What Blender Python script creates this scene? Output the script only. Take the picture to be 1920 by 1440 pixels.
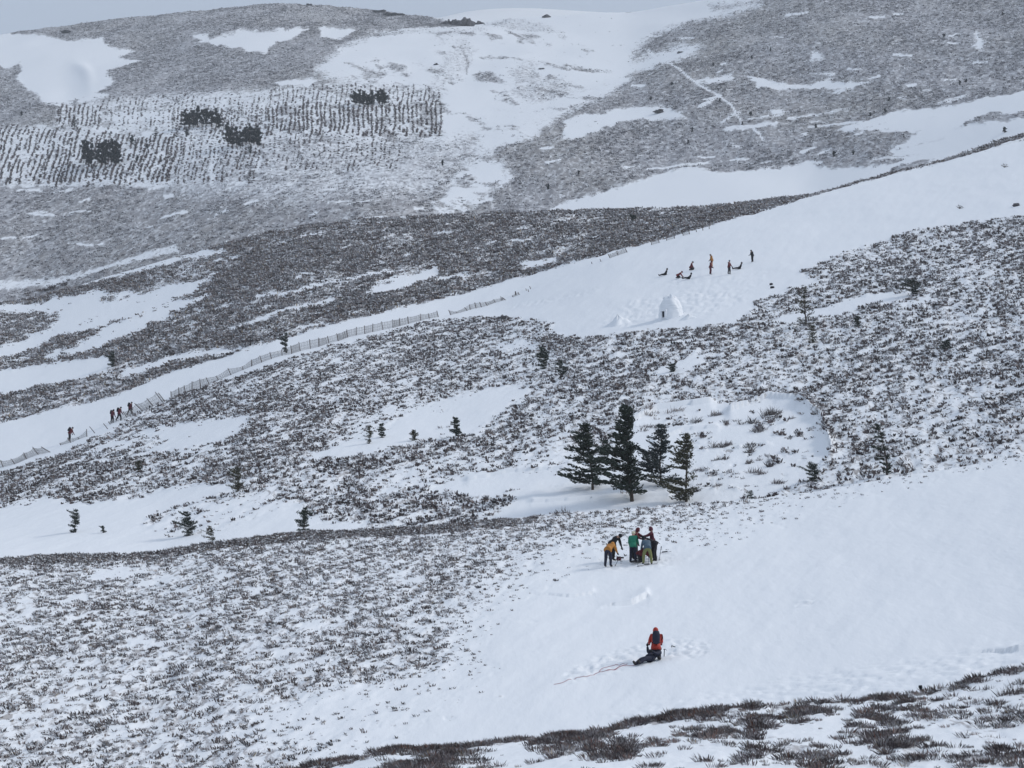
import bpy, bmesh, math, random
import numpy as np
from mathutils import Vector, Matrix, Euler

rnd = random.Random(7)
rng = np.random.default_rng(11)
R = math.radians
scene = bpy.context.scene
for o in list(bpy.data.objects): bpy.data.objects.remove(o)

# ------------------------------------------------------------------ camera
F = 4100.0                      # focal length in pixels of the 1920 wide photograph
HY = 1100.0                     # eye level
PITCH = math.atan((HY-720.0)/F)
cam_d = bpy.data.cameras.new('camera')
cam = bpy.data.objects.new('camera', cam_d)
scene.collection.objects.link(cam)
cam.location = (0, 0, 0)
cam.rotation_euler = (math.pi/2+PITCH, 0, 0)
cam_d.sensor_width = 36.0
cam_d.lens = 36.0*F/1920.0
cam_d.clip_start = 0.5
cam_d.clip_end = 20000
scene.camera = cam

# ------------------------------------------------------------------ light
SUN_EL, SUN_AZ = 38.0, 78.0      # azimuth from the view direction towards the right
world = bpy.data.worlds.new('World'); scene.world = world
world.use_nodes = True
wn = world.node_tree; wn.nodes.clear()
sky = wn.nodes.new('ShaderNodeTexSky'); sky.sky_type = 'NISHITA'
sky.sun_disc = False
sky.sun_elevation = R(SUN_EL); sky.sun_rotation = R(SUN_AZ)
sky.air_density = 1.0; sky.dust_density = 3.0; sky.ozone_density = 1.0; sky.altitude = 500
hs = wn.nodes.new('ShaderNodeHueSaturation')
hs.inputs['Saturation'].default_value = 0.62
mixg = wn.nodes.new('ShaderNodeMix'); mixg.data_type = 'RGBA'
mixg.inputs['Factor'].default_value = 0.72
mixg.inputs['B'].default_value = (4.4, 5.2, 6.5, 1)
bg = wn.nodes.new('ShaderNodeBackground'); bg.inputs['Strength'].default_value = 0.10
wo = wn.nodes.new('ShaderNodeOutputWorld')
wn.links.new(sky.outputs['Color'], hs.inputs['Color'])
wn.links.new(hs.outputs['Color'], mixg.inputs['A'])
wn.links.new(mixg.outputs['Result'], bg.inputs['Color'])
wn.links.new(bg.outputs['Background'], wo.inputs['Surface'])
sun_d = bpy.data.lights.new('sun', 'SUN'); sun_d.energy = 1.45; sun_d.angle = R(12)
sun_d.color = (1.0, 0.965, 0.92)
sun = bpy.data.objects.new('sun', sun_d); scene.collection.objects.link(sun)
sd_ = Vector((math.sin(R(SUN_AZ))*math.cos(R(SUN_EL)), math.cos(R(SUN_AZ))*math.cos(R(SUN_EL)), math.sin(R(SUN_EL))))
sun.rotation_euler = sd_.to_track_quat('Z', 'Y').to_euler()
sun.location = (50, 0, 100)
scene.view_settings.view_transform = 'Standard'
scene.view_settings.look = 'None'
scene.view_settings.exposure = 0.33
scene.view_settings.gamma = 1.0
scene.view_settings.use_curve_mapping = False
scene.render.engine = 'CYCLES'

# ------------------------------------------------------------------ helpers
col = scene.collection
def tag(o, label=None, cat=None, group=None, kind=None):
    if label: o['label'] = label
    if cat: o['category'] = cat
    if group: o['group'] = group
    if kind: o['kind'] = kind
    return o
def empty(name, loc, rz=0):
    o = bpy.data.objects.new(name, None); col.objects.link(o)
    o.location = loc; o.rotation_euler = (0, 0, rz); o.empty_display_size = .3
    return o
def link(name, me, mat=None, parent=None, smooth=False):
    o = bpy.data.objects.new(name, me); col.objects.link(o)
    if mat is not None:
        for m in (mat if isinstance(mat, (list, tuple)) else [mat]): me.materials.append(m)
    if parent is not None: o.parent = parent
    if smooth: me.polygons.foreach_set('use_smooth', [True]*len(me.polygons))
    return o
class MB:
    """collects triangles and quads of one mesh"""
    def __init__(s): s.v = []; s.f = []; s.m = []
    def face(s, pts, m=0):
        k = len(s.v); s.v += [tuple(p) for p in pts]; s.f.append(tuple(range(k, k+len(pts)))); s.m.append(m)
    def tube(s, pts, rads, n=6, m=0, cap=True):
        k = len(s.v); pts = [Vector(p) for p in pts]
        for i, p in enumerate(pts):
            d = (pts[min(i+1, len(pts)-1)]-pts[max(i-1, 0)]).normalized()
            a = d.orthogonal().normalized() if i == 0 else (a - d*a.dot(d)).normalized()
            b = d.cross(a)
            for j in range(n):
                t = 2*math.pi*j/n
                s.v.append(tuple(p+(a*math.cos(t)+b*math.sin(t))*rads[i]))
        for i in range(len(pts)-1):
            for j in range(n):
                s.f.append((k+i*n+j, k+i*n+(j+1) % n, k+(i+1)*n+(j+1) % n, k+(i+1)*n+j)); s.m.append(m)
        if cap:
            s.f.append(tuple(k+j for j in reversed(range(n)))); s.m.append(m)
            s.f.append(tuple(k+(len(pts)-1)*n+j for j in range(n))); s.m.append(m)
    def box(s, c, sx, sy, sz, rot=None, m=0):
        k = len(s.v); c = Vector(c)
        for dx in (-1, 1):
            for dy in (-1, 1):
                for dz in (-1, 1):
                    p = Vector((dx*sx/2, dy*sy/2, dz*sz/2))
                    if rot: p = rot @ p
                    s.v.append(tuple(c+p))
        for q in ((0,1,3,2),(4,6,7,5),(0,4,5,1),(2,3,7,6),(0,2,6,4),(1,5,7,3)):
            s.f.append(tuple(k+i for i in q)); s.m.append(m)
    def ball(s, c, r, rz=None, seg=10, rings=7, m=0, fn=None):
        k = len(s.v); c = Vector(c); r = Vector(r) if hasattr(r, '__len__') else Vector((r, r, r))
        for i in range(rings+1):
            ph = math.pi*i/rings
            for j in range(seg):
                th = 2*math.pi*j/seg
                d = Vector((math.sin(ph)*math.cos(th), math.sin(ph)*math.sin(th), math.cos(ph)))
                q = Vector((d.x*r.x, d.y*r.y, d.z*r.z))
                if fn: q = q*fn(d)
                if rz: q = rz @ q
                s.v.append(tuple(c+q))
        for i in range(rings):
            for j in range(seg):
                s.f.append((k+i*seg+j, k+(i+1)*seg+j, k+(i+1)*seg+(j+1) % seg, k+i*seg+(j+1) % seg)); s.m.append(m)
    def build(s, name, mat, parent=None, smooth=False):
        me = bpy.data.meshes.new(name); me.from_pydata(s.v, [], s.f); me.update()
        o = link(name, me, mat, parent, smooth)
        me.polygons.foreach_set('material_index', s.m)
        return o

# ------------------------------------------------------------------ numpy noise
def _hash(ix, iy, seed):
    h = (ix.astype(np.int64)*374761393 + iy.astype(np.int64)*668265263 + seed*1442695041) & 0xffffffff
    h = ((h ^ (h >> 13))*1274126177) & 0xffffffff
    h = (h ^ (h >> 16)) & 0xffff
    return h/65535.0
def vnoise(x, y, seed=0):
    x0 = np.floor(x); y0 = np.floor(y); fx = x-x0; fy = y-y0
    fx = fx*fx*fx*(fx*(fx*6-15)+10); fy = fy*fy*fy*(fy*(fy*6-15)+10)
    a = _hash(x0, y0, seed); b = _hash(x0+1, y0, seed); c = _hash(x0, y0+1, seed); d = _hash(x0+1, y0+1, seed)
    return ((a*(1-fx)+b*fx)*(1-fy)+(c*(1-fx)+d*fx)*fy)*2-1
def fbm(x, y, seed=0, oct=4, g=.5):
    t = 0; a = 1; s = 0
    for i in range(oct):
        c, q = math.cos(.6+i), math.sin(.6+i)
        t = t+a*vnoise(x*c-y*q+17.3*i, x*q+y*c-9.1*i, seed+i); s += a; a *= g; x = x*2.03; y = y*2.03
    return t/s
def sstep(a, b, x):
    t = np.clip((x-a)/(b-a), 0, 1); return t*t*(3-2*t)

# ------------------------------------------------------------------ terrain
def L(*p):
    xs = [q[0] for q in p]; ys = [q[1] for q in p]
    return lambda u: sum(np.interp(np.asarray(u, float)+o_, xs, ys) for o_ in (-26, -17, -9, 0, 9, 17, 26))/7
c0 = L((-300,1530),(0,1500),(560,1442),(720,1404),(850,1398),(980,1388),(1120,1370),(1250,1348),(1360,1332),(1440,1322),(1600,1312),(1730,1300),(1820,1278),(1920,1252),(2200,1170))
c1 = L((-300,1060),(0,1045),(150,1041),(300,1035),(370,1024),(430,1014),(600,999),(760,988),(900,976),(1050,962),(1300,943),(1400,934),(1500,924),(1700,893),(1920,856),(2200,800))
yf = L((-300,1000),(0,876),(130,826),(210,792),(330,744),(500,674),(600,648),(700,621),(830,592),(950,558),(1140,482),(1320,427),(1520,371),(1650,335),(1800,297),(1920,262),(2200,175))
df = L((-300,248),(0,262),(240,276),(830,310),(1300,330),(1520,345),(1920,372),(2200,390))
c3r = L((-300,600),(0,566),(60,560),(170,528),(340,480),(450,450),(560,424),(700,405),(900,402),(1200,389),(1380,378),(1520,368),(1650,330),(1800,290),(1920,253),(2200,165))
dc3 = L((-300,480),(0,470),(340,455),(700,430),(1200,395),(1400,378),(1520,366),(1650,362),(1920,384),(2200,400))
c4 = L((-300,100),(0,65),(60,54),(130,46),(220,36),(300,29),(400,18),(450,13),(500,12),(620,14),(700,16),(760,22),(830,28),(900,38),(960,36),(1060,31),(1180,22),(1260,3),(1320,-10),(1400,-24),(1600,-50),(1920,-85),(2200,-110))
dc4 = L((-300,1350),(700,1420),(900,1300),(1200,1250),(1500,1150),(2200,1050))
c5 = L((-300,70),(700,60),(820,34),(880,20),(940,15),(1000,15),(1080,20),(1180,26),(1300,30),(2200,40))
def invlerp(da, db, t): return 1/((1-t)/da+t/db)
NC = 780
U = np.linspace(-200, 2120, NC)
def row_block(n): return np.linspace(0, 1, n)[:, None]
YY = []; DD = []; LL = []; span = {}
def add_rows(yv, dv, lay, name=None):
    a = sum(x.shape[0] for x in YY); YY.append(yv); DD.append(dv); LL.append(np.full(yv.shape, lay, float))
    if name: span[name] = (a, a+yv.shape[0])
uu = U[None, :]
# near bank
n = 34; t = row_block(n)
Dn = 2.5*(36/2.5)**t
y36 = np.maximum(1446, c0(uu)+70)
h36 = -36*(y36-HY)/F
hn = np.interp(Dn[:, 0], [2.5, 8, 20, 36], [-1.6, -1.75, -2.3, -3.0])[:, None] + (h36+3.0)*((Dn-2.5)/33.5)**2
add_rows(HY-hn*F/Dn, Dn+0*uu, 0)
t = row_block(116)[1:]
add_rows(y36+(c0(uu)-y36)*t, invlerp(36, 53, t)+0*uu, 0, 'bank')
D1 = lambda y, u: 143/(1+0.00187*np.maximum(y-c1(u), 0))
# dip
yb = c0(uu)+14; db = D1(yb, uu)
t = row_block(14)[1:-1]
add_rows(c0(uu)+14*t+26*np.sin(np.pi*t), 53+(db-53)*t, 0.5)
t = row_block(300)
yv = yb+(c1(uu)-yb)*t
add_rows(yv, D1(yv, uu), 1, 'front')
yb = c1(uu)+12; db = 151
dipamt = L((0,26),(900,24),(1300,14),(1500,8),(2100,5))(uu)
t = row_block(14)[1:-1]
add_rows(c1(uu)+12*t+dipamt*np.sin(np.pi*t), 143+(db-143)*t+0*uu, 1.5)
t = row_block(300)
add_rows(yb+(yf(uu)-yb)*t, invlerp(db, df(uu), t), 2, 'mid')
t = row_block(96)[1:]
c3 = lambda u: np.minimum(c3r(u), yf(u)-3)
add_rows(yf(uu)+(c3(uu)-yf(uu))*t, invlerp(df(uu), dc3(uu), t), 3, 'brow')
yb = c3(uu)+8
t = row_block(14)[1:-1]
add_rows(c3(uu)+8*t+22*np.sin(np.pi*t), dc3(uu)+(600-dc3(uu))*t, 3.5)
t = row_block(270)
add_rows(yb+(c4(uu)-yb)*t, invlerp(600, dc4(uu), t), 4, 'far')
yb = np.maximum(c4(uu), c5(uu))+10
t = row_block(12)[1:-1]
add_rows(c4(uu)+(yb-c4(uu))*t+12*np.sin(np.pi*t), dc4(uu)+(1900-dc4(uu))*t, 4.5)
t = row_block(14)
add_rows(yb+(c5(uu)-yb)*t, invlerp(1900, 2500, t)+0*uu, 5, 'distant')
t = row_block(5)[1:]
add_rows(c5(uu)+60*t, 2500+600*t+0*uu, 5)
Yg = np.vstack(YY); Dg = np.vstack(DD); Lg = np.vstack(LL); Ug = np.repeat(uu, Yg.shape[0], 0)
NR = Yg.shape[0]
cp, sp = math.cos(PITCH), math.sin(PITCH)
def pix_dir(u, y):
    a = (u-960)/F; b = (720-y)/F
    return a, cp - b*sp, sp + b*cp          # x, y(forward), z
dx, dy, dz = pix_dir(Ug, Yg)
hl = np.sqrt(dx*dx+dy*dy)
X = Dg*dx/hl; Y = Dg*dy/hl; Z = Dg*dz/hl

# ---- cover of vegetation, in terms of the ground seen along each line of sight
def poly_sd(px, py, P):
    d2 = np.full(px.shape, 1e12); inside = np.zeros(px.shape, bool); nP = len(P)
    for i in range(nP):
        ax, ay = P[i]; bx, by = P[(i+1) % nP]
        ex, ey = bx-ax, by-ay
        t = np.clip(((px-ax)*ex+(py-ay)*ey)/(ex*ex+ey*ey+1e-9), 0, 1)
        d2 = np.minimum(d2, (px-ax-t*ex)**2+(py-ay-t*ey)**2)
        if ay != by:
            c = ((ay > py) != (by > py)) & (px < (bx-ax)*(py-ay)/(by-ay)+ax); inside ^= c
    d = np.sqrt(d2); return np.where(inside, -d, d)
def line_d(px, py, P):
    d2 = np.full(px.shape, 1e12)
    for i in range(len(P)-1):
        ax, ay = P[i]; bx, by = P[i+1]; ex, ey = bx-ax, by-ay
        t = np.clip(((px-ax)*ex+(py-ay)*ey)/(ex*ex+ey*ey+1e-9), 0, 1)
        d2 = np.minimum(d2, (px-ax-t*ex)**2+(py-ay-t*ey)**2)
    return np.sqrt(d2)
wx = Ug + 16*fbm(Ug/60, Yg/22, 5, 4, .6) + 5*vnoise(Ug/7, Yg/4, 9)
wy = Yg + 8*fbm(Ug/55, Yg/20, 6, 4, .6) + 2.5*vnoise(Ug/8, Yg/4, 10)
cover = np.interp(Lg, [0, .5, 1, 1.5, 2, 3, 3.5, 4, 5], [.42, .2, .62, .4, .80, .95, .6, .84, .12])
NO_WARP = 0
def paint(P, val, w=4, lay=None, warp=1.0):
    xs = [p[0] for p in P]; ys = [p[1] for p in P]; m = w*2+30
    sel = (Ug > min(xs)-m) & (Ug < max(xs)+m) & (Yg > min(ys)-m) & (Yg < max(ys)+m)
    if lay is not None: sel &= (np.abs(Lg-lay[0]) <= lay[1])
    px = Ug[sel]+(wx[sel]-Ug[sel])*warp; py = Yg[sel]+(wy[sel]-Yg[sel])*warp
    f = 1-sstep(-w, w, poly_sd(px, py, P))
    cover[sel] = cover[sel]*(1-f)+val*f
def streak(P, val, w, lay=None, warp=.5):
    xs = [p[0] for p in P]; ys = [p[1] for p in P]; m = w*3+15
    sel = (Ug > min(xs)-m) & (Ug < max(xs)+m) & (Yg > min(ys)-m) & (Yg < max(ys)+m)
    if lay is not None: sel &= (np.abs(Lg-lay[0]) <= lay[1])
    px = Ug[sel]+(wx[sel]-Ug[sel])*warp; py = Yg[sel]+(wy[sel]-Yg[sel])*warp
    f = 1-sstep(w*.5, w*1.5, line_d(px, py, P))
    cover[sel] = cover[sel]*(1-f)+val*f
FAR = (4, .6); BROW = (3, .6); MID = (2, .6); FRONT = (1, .6)
# far hill
paint([(-250,60),(90,64),(130,74),(190,70),(197,84),(250,88),(222,100),(266,112),(200,130),(212,150),(180,170),(200,176),(160,190),(130,203),(90,195),(56,165),(30,140),(40,112),(10,122),(-40,100)], 0, 3, FAR, .6)
paint([(358,62),(392,64),(384,74),(450,60),(572,57),(556,72),(500,99),(440,92),(376,78)], .03, 3, FAR)
paint([(596,56),(668,57),(648,74),(604,76)], .03, 3, FAR)
paint([(640,100),(700,72),(800,68),(830,88),(860,70),(900,62),(960,46),(1180,28),(1260,5),(1420,-5),(1500,-30),(1600,-60),(1180,-60),(1180,24),(1420,4),(1300,32),(1226,52),(1195,85),(1180,112),(1275,80),(1318,92),(1270,112),(1180,142),(1130,190),(1060,215),(980,262),(900,292),(935,310),(950,340),(905,362),(830,404),(815,385),(850,330),(828,310),(770,300),(800,240),(832,205),(822,165),(645,160),(588,135)], .03, 15, FAR)
paint([(820,24),(1190,20),(1190,60),(1000,64),(900,60)], .05, 5, FAR)
paint([(1170,26),(1260,4),(1330,-12),(1330,16),(1240,44),(1180,60)], 0, 4, FAR)
paint([(980,100),(1060,80),(1060,150),(1110,170),(1050,220),(950,270),(900,200)], .1, 12, FAR)
paint([(960,130),(1010,118),(1020,150),(1060,155),(1075,178),(1010,200),(960,185)], .5, 9, FAR)
paint([(830,105),(880,75),(890,100),(870,150),(800,165)], .4, 8, FAR)
paint([(900,42),(960,34),(1035,50),(1030,66),(960,60)], .45, 5, FAR)
paint([(700,60),(900,44),(905,62),(830,70)], .3, 6, FAR)
paint([(840,230),(960,215),(1040,225),(1000,262),(900,280)], .14, 9, FAR)
paint([(518,154),(602,150),(580,164),(530,170)], .05, 3, FAR)
paint([(960,412),(1060,374),(1200,342),(1300,314),(1350,334),(1440,320),(1500,312),(1570,326),(1650,322),(1710,312),(1600,360),(1520,385),(1200,410)], .0, 4, FAR)
paint([(1570,256),(1700,220),(1940,184),(2130,150),(2130,235),(1940,236),(1850,232),(1792,258),(1930,250),(2130,230),(2130,260),(1700,318),(1676,296),(1730,262),(1640,262)], .0, 4, FAR)
paint([(1398,148),(1440,158),(1520,162),(1545,150),(1570,156),(1632,160),(1600,170),(1420,166)], .05, 3, FAR)
paint([(1060,232),(1150,215),(1240,206),(1296,226),(1200,232),(1140,246),(1060,272)], .06, 4, FAR)
paint([(1300,165),(1370,148),(1375,158),(1310,168)], .1, 3, FAR)
paint([(536,352),(572,330),(645,344),(580,364)], .05, 4, FAR)
paint([(1440,204),(1478,210),(1450,218)], .1, 3, FAR)
paint([(0,260),(60,280),(110,290),(100,300),(0,300)], .2, 5, FAR)
paint([(0,246),(120,240),(330,255),(330,340),(0,345)], .36, 6, FAR)
paint([(110,200),(180,185),(500,165),(830,165),(820,235),(700,300),(560,330),(330,340),(330,250),(100,240)], .40, 10, FAR)
paint([(205,215),(330,210),(330,225),(210,228)], .08, 5, FAR)
paint([(510,190),(650,190),(650,196),(510,198)], .05, 3, FAR)
paint([(330,300),(500,280),(900,250),(900,300),(800,360),(560,380),(330,350)], .58, 20, FAR)
streak([(422,190),(412,250),(400,300),(395,335)], .03, 4, FAR)
streak([(492,195),(486,250),(478,330)], .1, 4, FAR)
streak([(180,243),(270,248),(400,255)], .05, 4, FAR)
streak([(1215,90),(1245,115),(1290,155),(1340,185),(1372,205),(1390,235),(1392,250)], .0, 1.5, FAR, .1)
streak([(1408,244),(1425,258),(1430,270)], .0, 1.5, FAR, .1)
streak([(862,96),(876,118),(876,140)], .85, 1.5, FAR, .1)
paint([(1830,60),(1850,100),(1820,90)], .1, 6, FAR); paint([(1520,100),(1545,120),(1515,120)], .1, 5, FAR)
streak([(0,525),(100,520),(190,500),(330,468)], .3, 6, FAR)
for k in range(70):
    a, b = rnd.uniform(950, 1950), rnd.uniform(20, 330)
    streak([(a, b), (a+rnd.uniform(10, 34), b-rnd.uniform(-1, 6))], rnd.uniform(.0, .3), rnd.uniform(1, 2.2), FAR)
for k in range(60):
    a, b = rnd.uniform(0, 900), rnd.uniform(340, 560)
    streak([(a, b), (a+rnd.uniform(10, 44), b-rnd.uniform(1, 8))], rnd.uniform(.1, .3), rnd.uniform(1, 2.6), FAR)
for k in range(12):
    a, b = rnd.uniform(1150, 1800), rnd.uniform(200, 330)
    streak([(a, b), (a+rnd.uniform(30, 120), b-rnd.uniform(4, 26))], rnd.uniform(.2, .4), rnd.uniform(2, 3), FAR)
def mottle(P, w, lo, hi, sx, sy, seed, lay=4):
    sel = (np.abs(Lg-lay) < .6) & (Ug > min(p[0] for p in P)-30) & (Ug < max(p[0] for p in P)+30) & (Yg > min(p[1] for p in P)-30) & (Yg < max(p[1] for p in P)+30)
    f = 1-sstep(-w, w, poly_sd(wx[sel], wy[sel], P))
    k = sstep(lo, hi, fbm((Ug[sel]+1.5*Yg[sel])/sx, (Yg[sel]-.25*Ug[sel])/sy, seed, 4, .6))
    cover[sel] = np.maximum(cover[sel], f*k*.72)
mottle([(800,60),(1050,60),(1150,120),(1120,220),(980,290),(950,380),(830,400),(700,360),(760,250),(830,180)], 12, .0, .45, 60, 13, 121)
mottle([(560,130),(700,110),(840,130),(840,250),(700,300),(560,380),(330,360),(330,330),(480,260)], 12, -.25, .4, 45, 12, 122)
mottle([(0,180),(330,170),(560,160),(560,260),(330,350),(0,350)], 8, .0, .5, 30, 10, 123)
# brow behind the fence
paint([(-250,575),(0,573),(100,562),(190,545),(280,543),(400,522),(330,562),(300,575),(200,608),(140,625),(0,668),(-250,720)], 0, 3, BROW)
paint([(-250,590),(0,586),(118,586),(96,618),(0,646),(-250,690)], .85, 4, BROW)
paint([(180,556),(240,548),(236,556),(190,566)], .7, 3, BROW)
paint([(-250,720),(0,690),(100,676),(200,668),(215,682),(178,706),(0,742),(-250,800)], 0, 3, BROW)
paint([(60,668),(130,650),(205,612),(330,566),(400,552),(330,585),(240,630),(140,664)], .02, 3, BROW)
streak([(235,700),(330,672),(420,655)], .0, 5, BROW); streak([(430,616),(540,580),(625,566)], .0, 2.5, BROW)
streak([(700,548),(760,532),(815,512)], 0, 5, BROW); streak([(740,537),(810,514)], 0, 7, BROW)
streak([(480,555),(560,545),(640,528),(740,510)], .25, 2.5, BROW); streak([(980,500),(1040,488)], .2, 5, BROW)
streak([(400,475),(340,485),(160,530),(-200,575)], .15, 5, BROW); streak([(520,430),(640,408),(760,404)], .3, 3, BROW)
for k in range(90):
    a, b = rnd.uniform(0, 1100), rnd.uniform(430, 720)
    streak([(a, b), (a+rnd.uniform(14, 60), b-rnd.uniform(3, 18))], rnd.uniform(.1, .5), rnd.uniform(1, 2.5), BROW)
# piste
PISTE = [(-250,870),(0,796),(130,765),(230,737),(300,705),(480,650),(600,616),(700,592),(850,556),(1000,516),(1140,474),(1320,425),(1520,369),(1650,333),(1800,296),(1920,262),(2200,170),
 (2200,350),(1920,402),(1860,412),(1700,432),(1600,462),(1550,486),(1500,512),(1535,532),(1420,560),(1405,585),(1380,604),(1200,618),(1090,632),(1035,625),(1040,606),(900,592),(830,599),(700,628),(560,668),(400,716),(310,748),(250,778),(200,812),(100,852),(0,886),(-250,985)]
def piste_paint():
    sel = (Lg >= 2) & (Lg <= 3)
    px = Ug[sel]+(wx[sel]-Ug[sel])*.35; py = Yg[sel]+(wy[sel]-Yg[sel])*.45
    up = (Yg[sel] < yf(Ug[sel])+2)
    px = np.where(up, Ug[sel]+(px-Ug[sel])*.3, px); py = np.where(up, Yg[sel]+(py-Yg[sel])*.3, py)
    f = 1-sstep(-2.5, 2.5, poly_sd(px, py, PISTE))
    cover[sel] *= (1-f)
# mid slope
paint([(160,850),(250,815),(330,802),(440,784),(475,786),(425,826),(330,848),(230,838)], .0, 8, MID)
paint([(215,822),(300,812),(330,826),(260,842)], .7, 4, MID)
paint([(-250,985),(0,955),(90,935),(170,945),(300,918),(435,908),(425,925),(310,950),(262,985),(340,1000),(470,975),(550,942),(575,975),(680,985),(680,1010),(340,1060),(-250,1090)], .0, 9, MID)
paint([(270,1000),(330,950),(480,925),(545,945),(480,965),(380,1000)], .42, 8, MID)
paint([(575,858),(650,824),(720,808),(775,760),(860,742),(950,722),(995,734),(935,776),(900,816),(780,826),(665,858)], .04, 9, MID)
paint([(640,820),(700,770),(760,745),(780,752),(740,790),(690,824)], .5, 6, MID)
paint([(800,925),(850,902),(960,880),(1090,862),(1130,850),(1165,795),(1215,767),(1330,750),(1400,762),(1455,742),(1515,765),(1535,800),(1556,850),(1530,890),(1500,910),(1400,932),(1100,990),(960,1000),(925,970),(985,936),(900,930)], .0, 4, MID, .6)
paint([(1213,696),(1270,676),(1335,658),(1300,690),(1240,702)], .0, 8, MID)
paint([(1425,606),(1480,590),(1560,570),(1690,546),(1705,556),(1560,590),(1480,606)], .0, 3, MID)
paint([(930,640),(1000,640),(1005,650),(930,660)], .3, 4, MID)
paint([(690,900),(850,860),(1000,850),(1100,840),(1100,880),(860,900),(720,940)], .6, 12, MID)
for k in range(120):
    a, b = rnd.uniform(0, 1900), rnd.uniform(560, 940)
    streak([(a, b), (a+rnd.uniform(12, 50), b-rnd.uniform(2, 16))], rnd.uniform(.0, .5), rnd.uniform(1.2, 3), MID)
piste_paint()
# scattered stems inside the hollow, and its ragged rim
HOL = [(1190,800),(1330,756),(1400,766),(1455,748),(1515,770),(1545,830),(1530,885),(1400,925),(1300,935),(1300,860)]
sh = (np.abs(Lg-2) < .1) & (Ug > 1180) & (Ug < 1560) & (Yg > 740) & (Yg < 940)
kq = sstep(.12, .42, fbm((Ug[sh]+Yg[sh])/24, (Yg[sh]-.5*Ug[sh])/11, 131, 3, .6))*(1-sstep(-12, 4, poly_sd(Ug[sh], Yg[sh], HOL)))
cover[sh] = np.maximum(cover[sh], .85*kq)
# front slope : a wide ragged fade into the clean snow
e = poly_sd(wx+1.2*(wx-Ug), wy+1.2*(wy-Yg), [(640,1445),(720,1385),(830,1335),(950,1275),(905,1235),(930,1175),(985,1120),(1060,1085),(1140,1062),(1300,1040),(1380,1003),(1500,962),(1700,912),(1920,866),(2300,790),(2300,1700),(400,1700)])
f1 = sstep(-4, 120, e)
clean = (Lg > .4) & (Lg < 1.7)
cover = np.where(clean, np.where(e < 0, 0, .20+.60*f1)*sstep(-2, 3, e), cover)
band = (1-sstep(8, 34, Yg-c1(Ug)))*(1-sstep(900, 1350, Ug))
cover = np.where((Lg > .9) & (Lg < 1.2), np.maximum(cover, .98*band), cover)
cover = np.where((Lg > .9) & (Lg < 1.2) & (Ug > 900), np.where(Yg-c1(Ug) < 60, np.maximum(cover, .35*(1-sstep(20, 60, Yg-c1(Ug)))*(1-sstep(1300, 1750, Ug))), cover), cover)
paint([(480,1330),(620,1300),(900,1250),(860,1300),(700,1350),(500,1400)], .22, 30, FRONT)
paint([(160,1075),(250,1065),(250,1080),(170,1092)], .1, 6, FRONT)
for k in range(80):
    a, b = rnd.uniform(0, 1000), rnd.uniform(1060, 1430)
    streak([(a, b), (a+rnd.uniform(10, 50), b-rnd.uniform(0, 10))], rnd.uniform(.0, .4), rnd.uniform(2, 4), FRONT)
# foreground bank
bank = (Lg < .4)
edge = 1-sstep(4, 18, Yg-c0(Ug))
pt = fbm(Ug/90, Yg/26, 31, 4, .55)
cover = np.where(bank, np.clip(np.maximum(.40+.75*pt, .84*edge), 0, 1), cover)
cover = np.clip(cover, 0, 1)

# ---- relief
cz = np.zeros_like(Z)
rough = np.interp(Lg, [0, .5, 1, 2, 3, 4, 5], [.10, .05, .14, .24, .34, .6, 0])
wl = np.interp(Lg, [0, 1, 2, 3, 4, 5], [.55, .75, 1.1, 1.8, 5.0, 20])
hum = np.zeros_like(Z)
for l0, l1, w in ((-1, .6, .5), (.6, 1.7, .75), (1.7, 2.5, 1.1), (2.5, 3.7, 1.9), (3.7, 4.8, 6.0)):
    s = (Lg > l0) & (Lg <= l1)
    ax = X[s]*.9+Y[s]*.25
    hum[s] = fbm((X[s]*.9-Y[s]*.22)/w, (Y[s]*.9+X[s]*.3)/(w*3.2), 41, 3, .6)
cz += rough*hum*(.12+.88*np.clip(cover*1.3, 0, 1))
for l0, l1, w, a in ((-1, .6, 6, .10), (.6, 1.7, 9, .2), (1.7, 2.5, 14, .30), (2.5, 3.7, 30, .8), (3.7, 4.8, 90, 5.0)):
    s = (Lg > l0) & (Lg <= l1)
    k = fbm(X[s]/w+3, Y[s]/(w*2.2), 51, 3, .45)
    cz[s] += a*k
# sastrugi and drifts on the smooth snow
smooth = 1-np.clip(cover*3, 0, 1)
s = (Lg > .4) & (Lg < 3.2)
q = fbm((X[s]*.35+Y[s]*.5)/3.2, (X[s]*-.8+Y[s]*.25)/1.4, 61, 3, .5)
cz[s] += .05*q*smooth[s]
# trodden snow
def trod(P, amp, w, wave=.28, lay=1):
    s = (np.abs(Lg-lay) < .1) & (poly_sd(Ug, Yg, P) < w)
    f = 1-sstep(-w, w, poly_sd(Ug[s], Yg[s], P))
    k = fbm(X[s]/wave, Y[s]/wave, 71, 2, .6)
    cz[s] += amp*f*np.minimum(k, .35)*1.6
trod([(1060,1262),(1140,1222),(1200,1205),(1260,1195),(1330,1205),(1325,1230),(1250,1238),(1180,1252),(1060,1285)], .075, 8)
trod([(1130,1345),(1400,1290),(1700,1240),(1920,1205),(1960,1250),(1700,1300),(1400,1325),(1150,1365)], .045, 14, .45)
trod([(1125,1050),(1180,1042),(1260,1038),(1255,1062),(1130,1072)], .06, 6)
trod([(1490,1130),(1525,1125),(1522,1134),(1495,1140)], .08, 4)
trod([(1190,560),(1330,545),(1400,560),(1330,590),(1180,612),(1120,605)], .12, 8, .6, 2)
trod([(1220,520),(1340,515),(1440,505),(1440,520),(1400,560),(1280,555)], .06, 8, .6, 2)
trod([(1140,604),(1160,590),(1180,604)], .1, 6, .4, 2)
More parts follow.
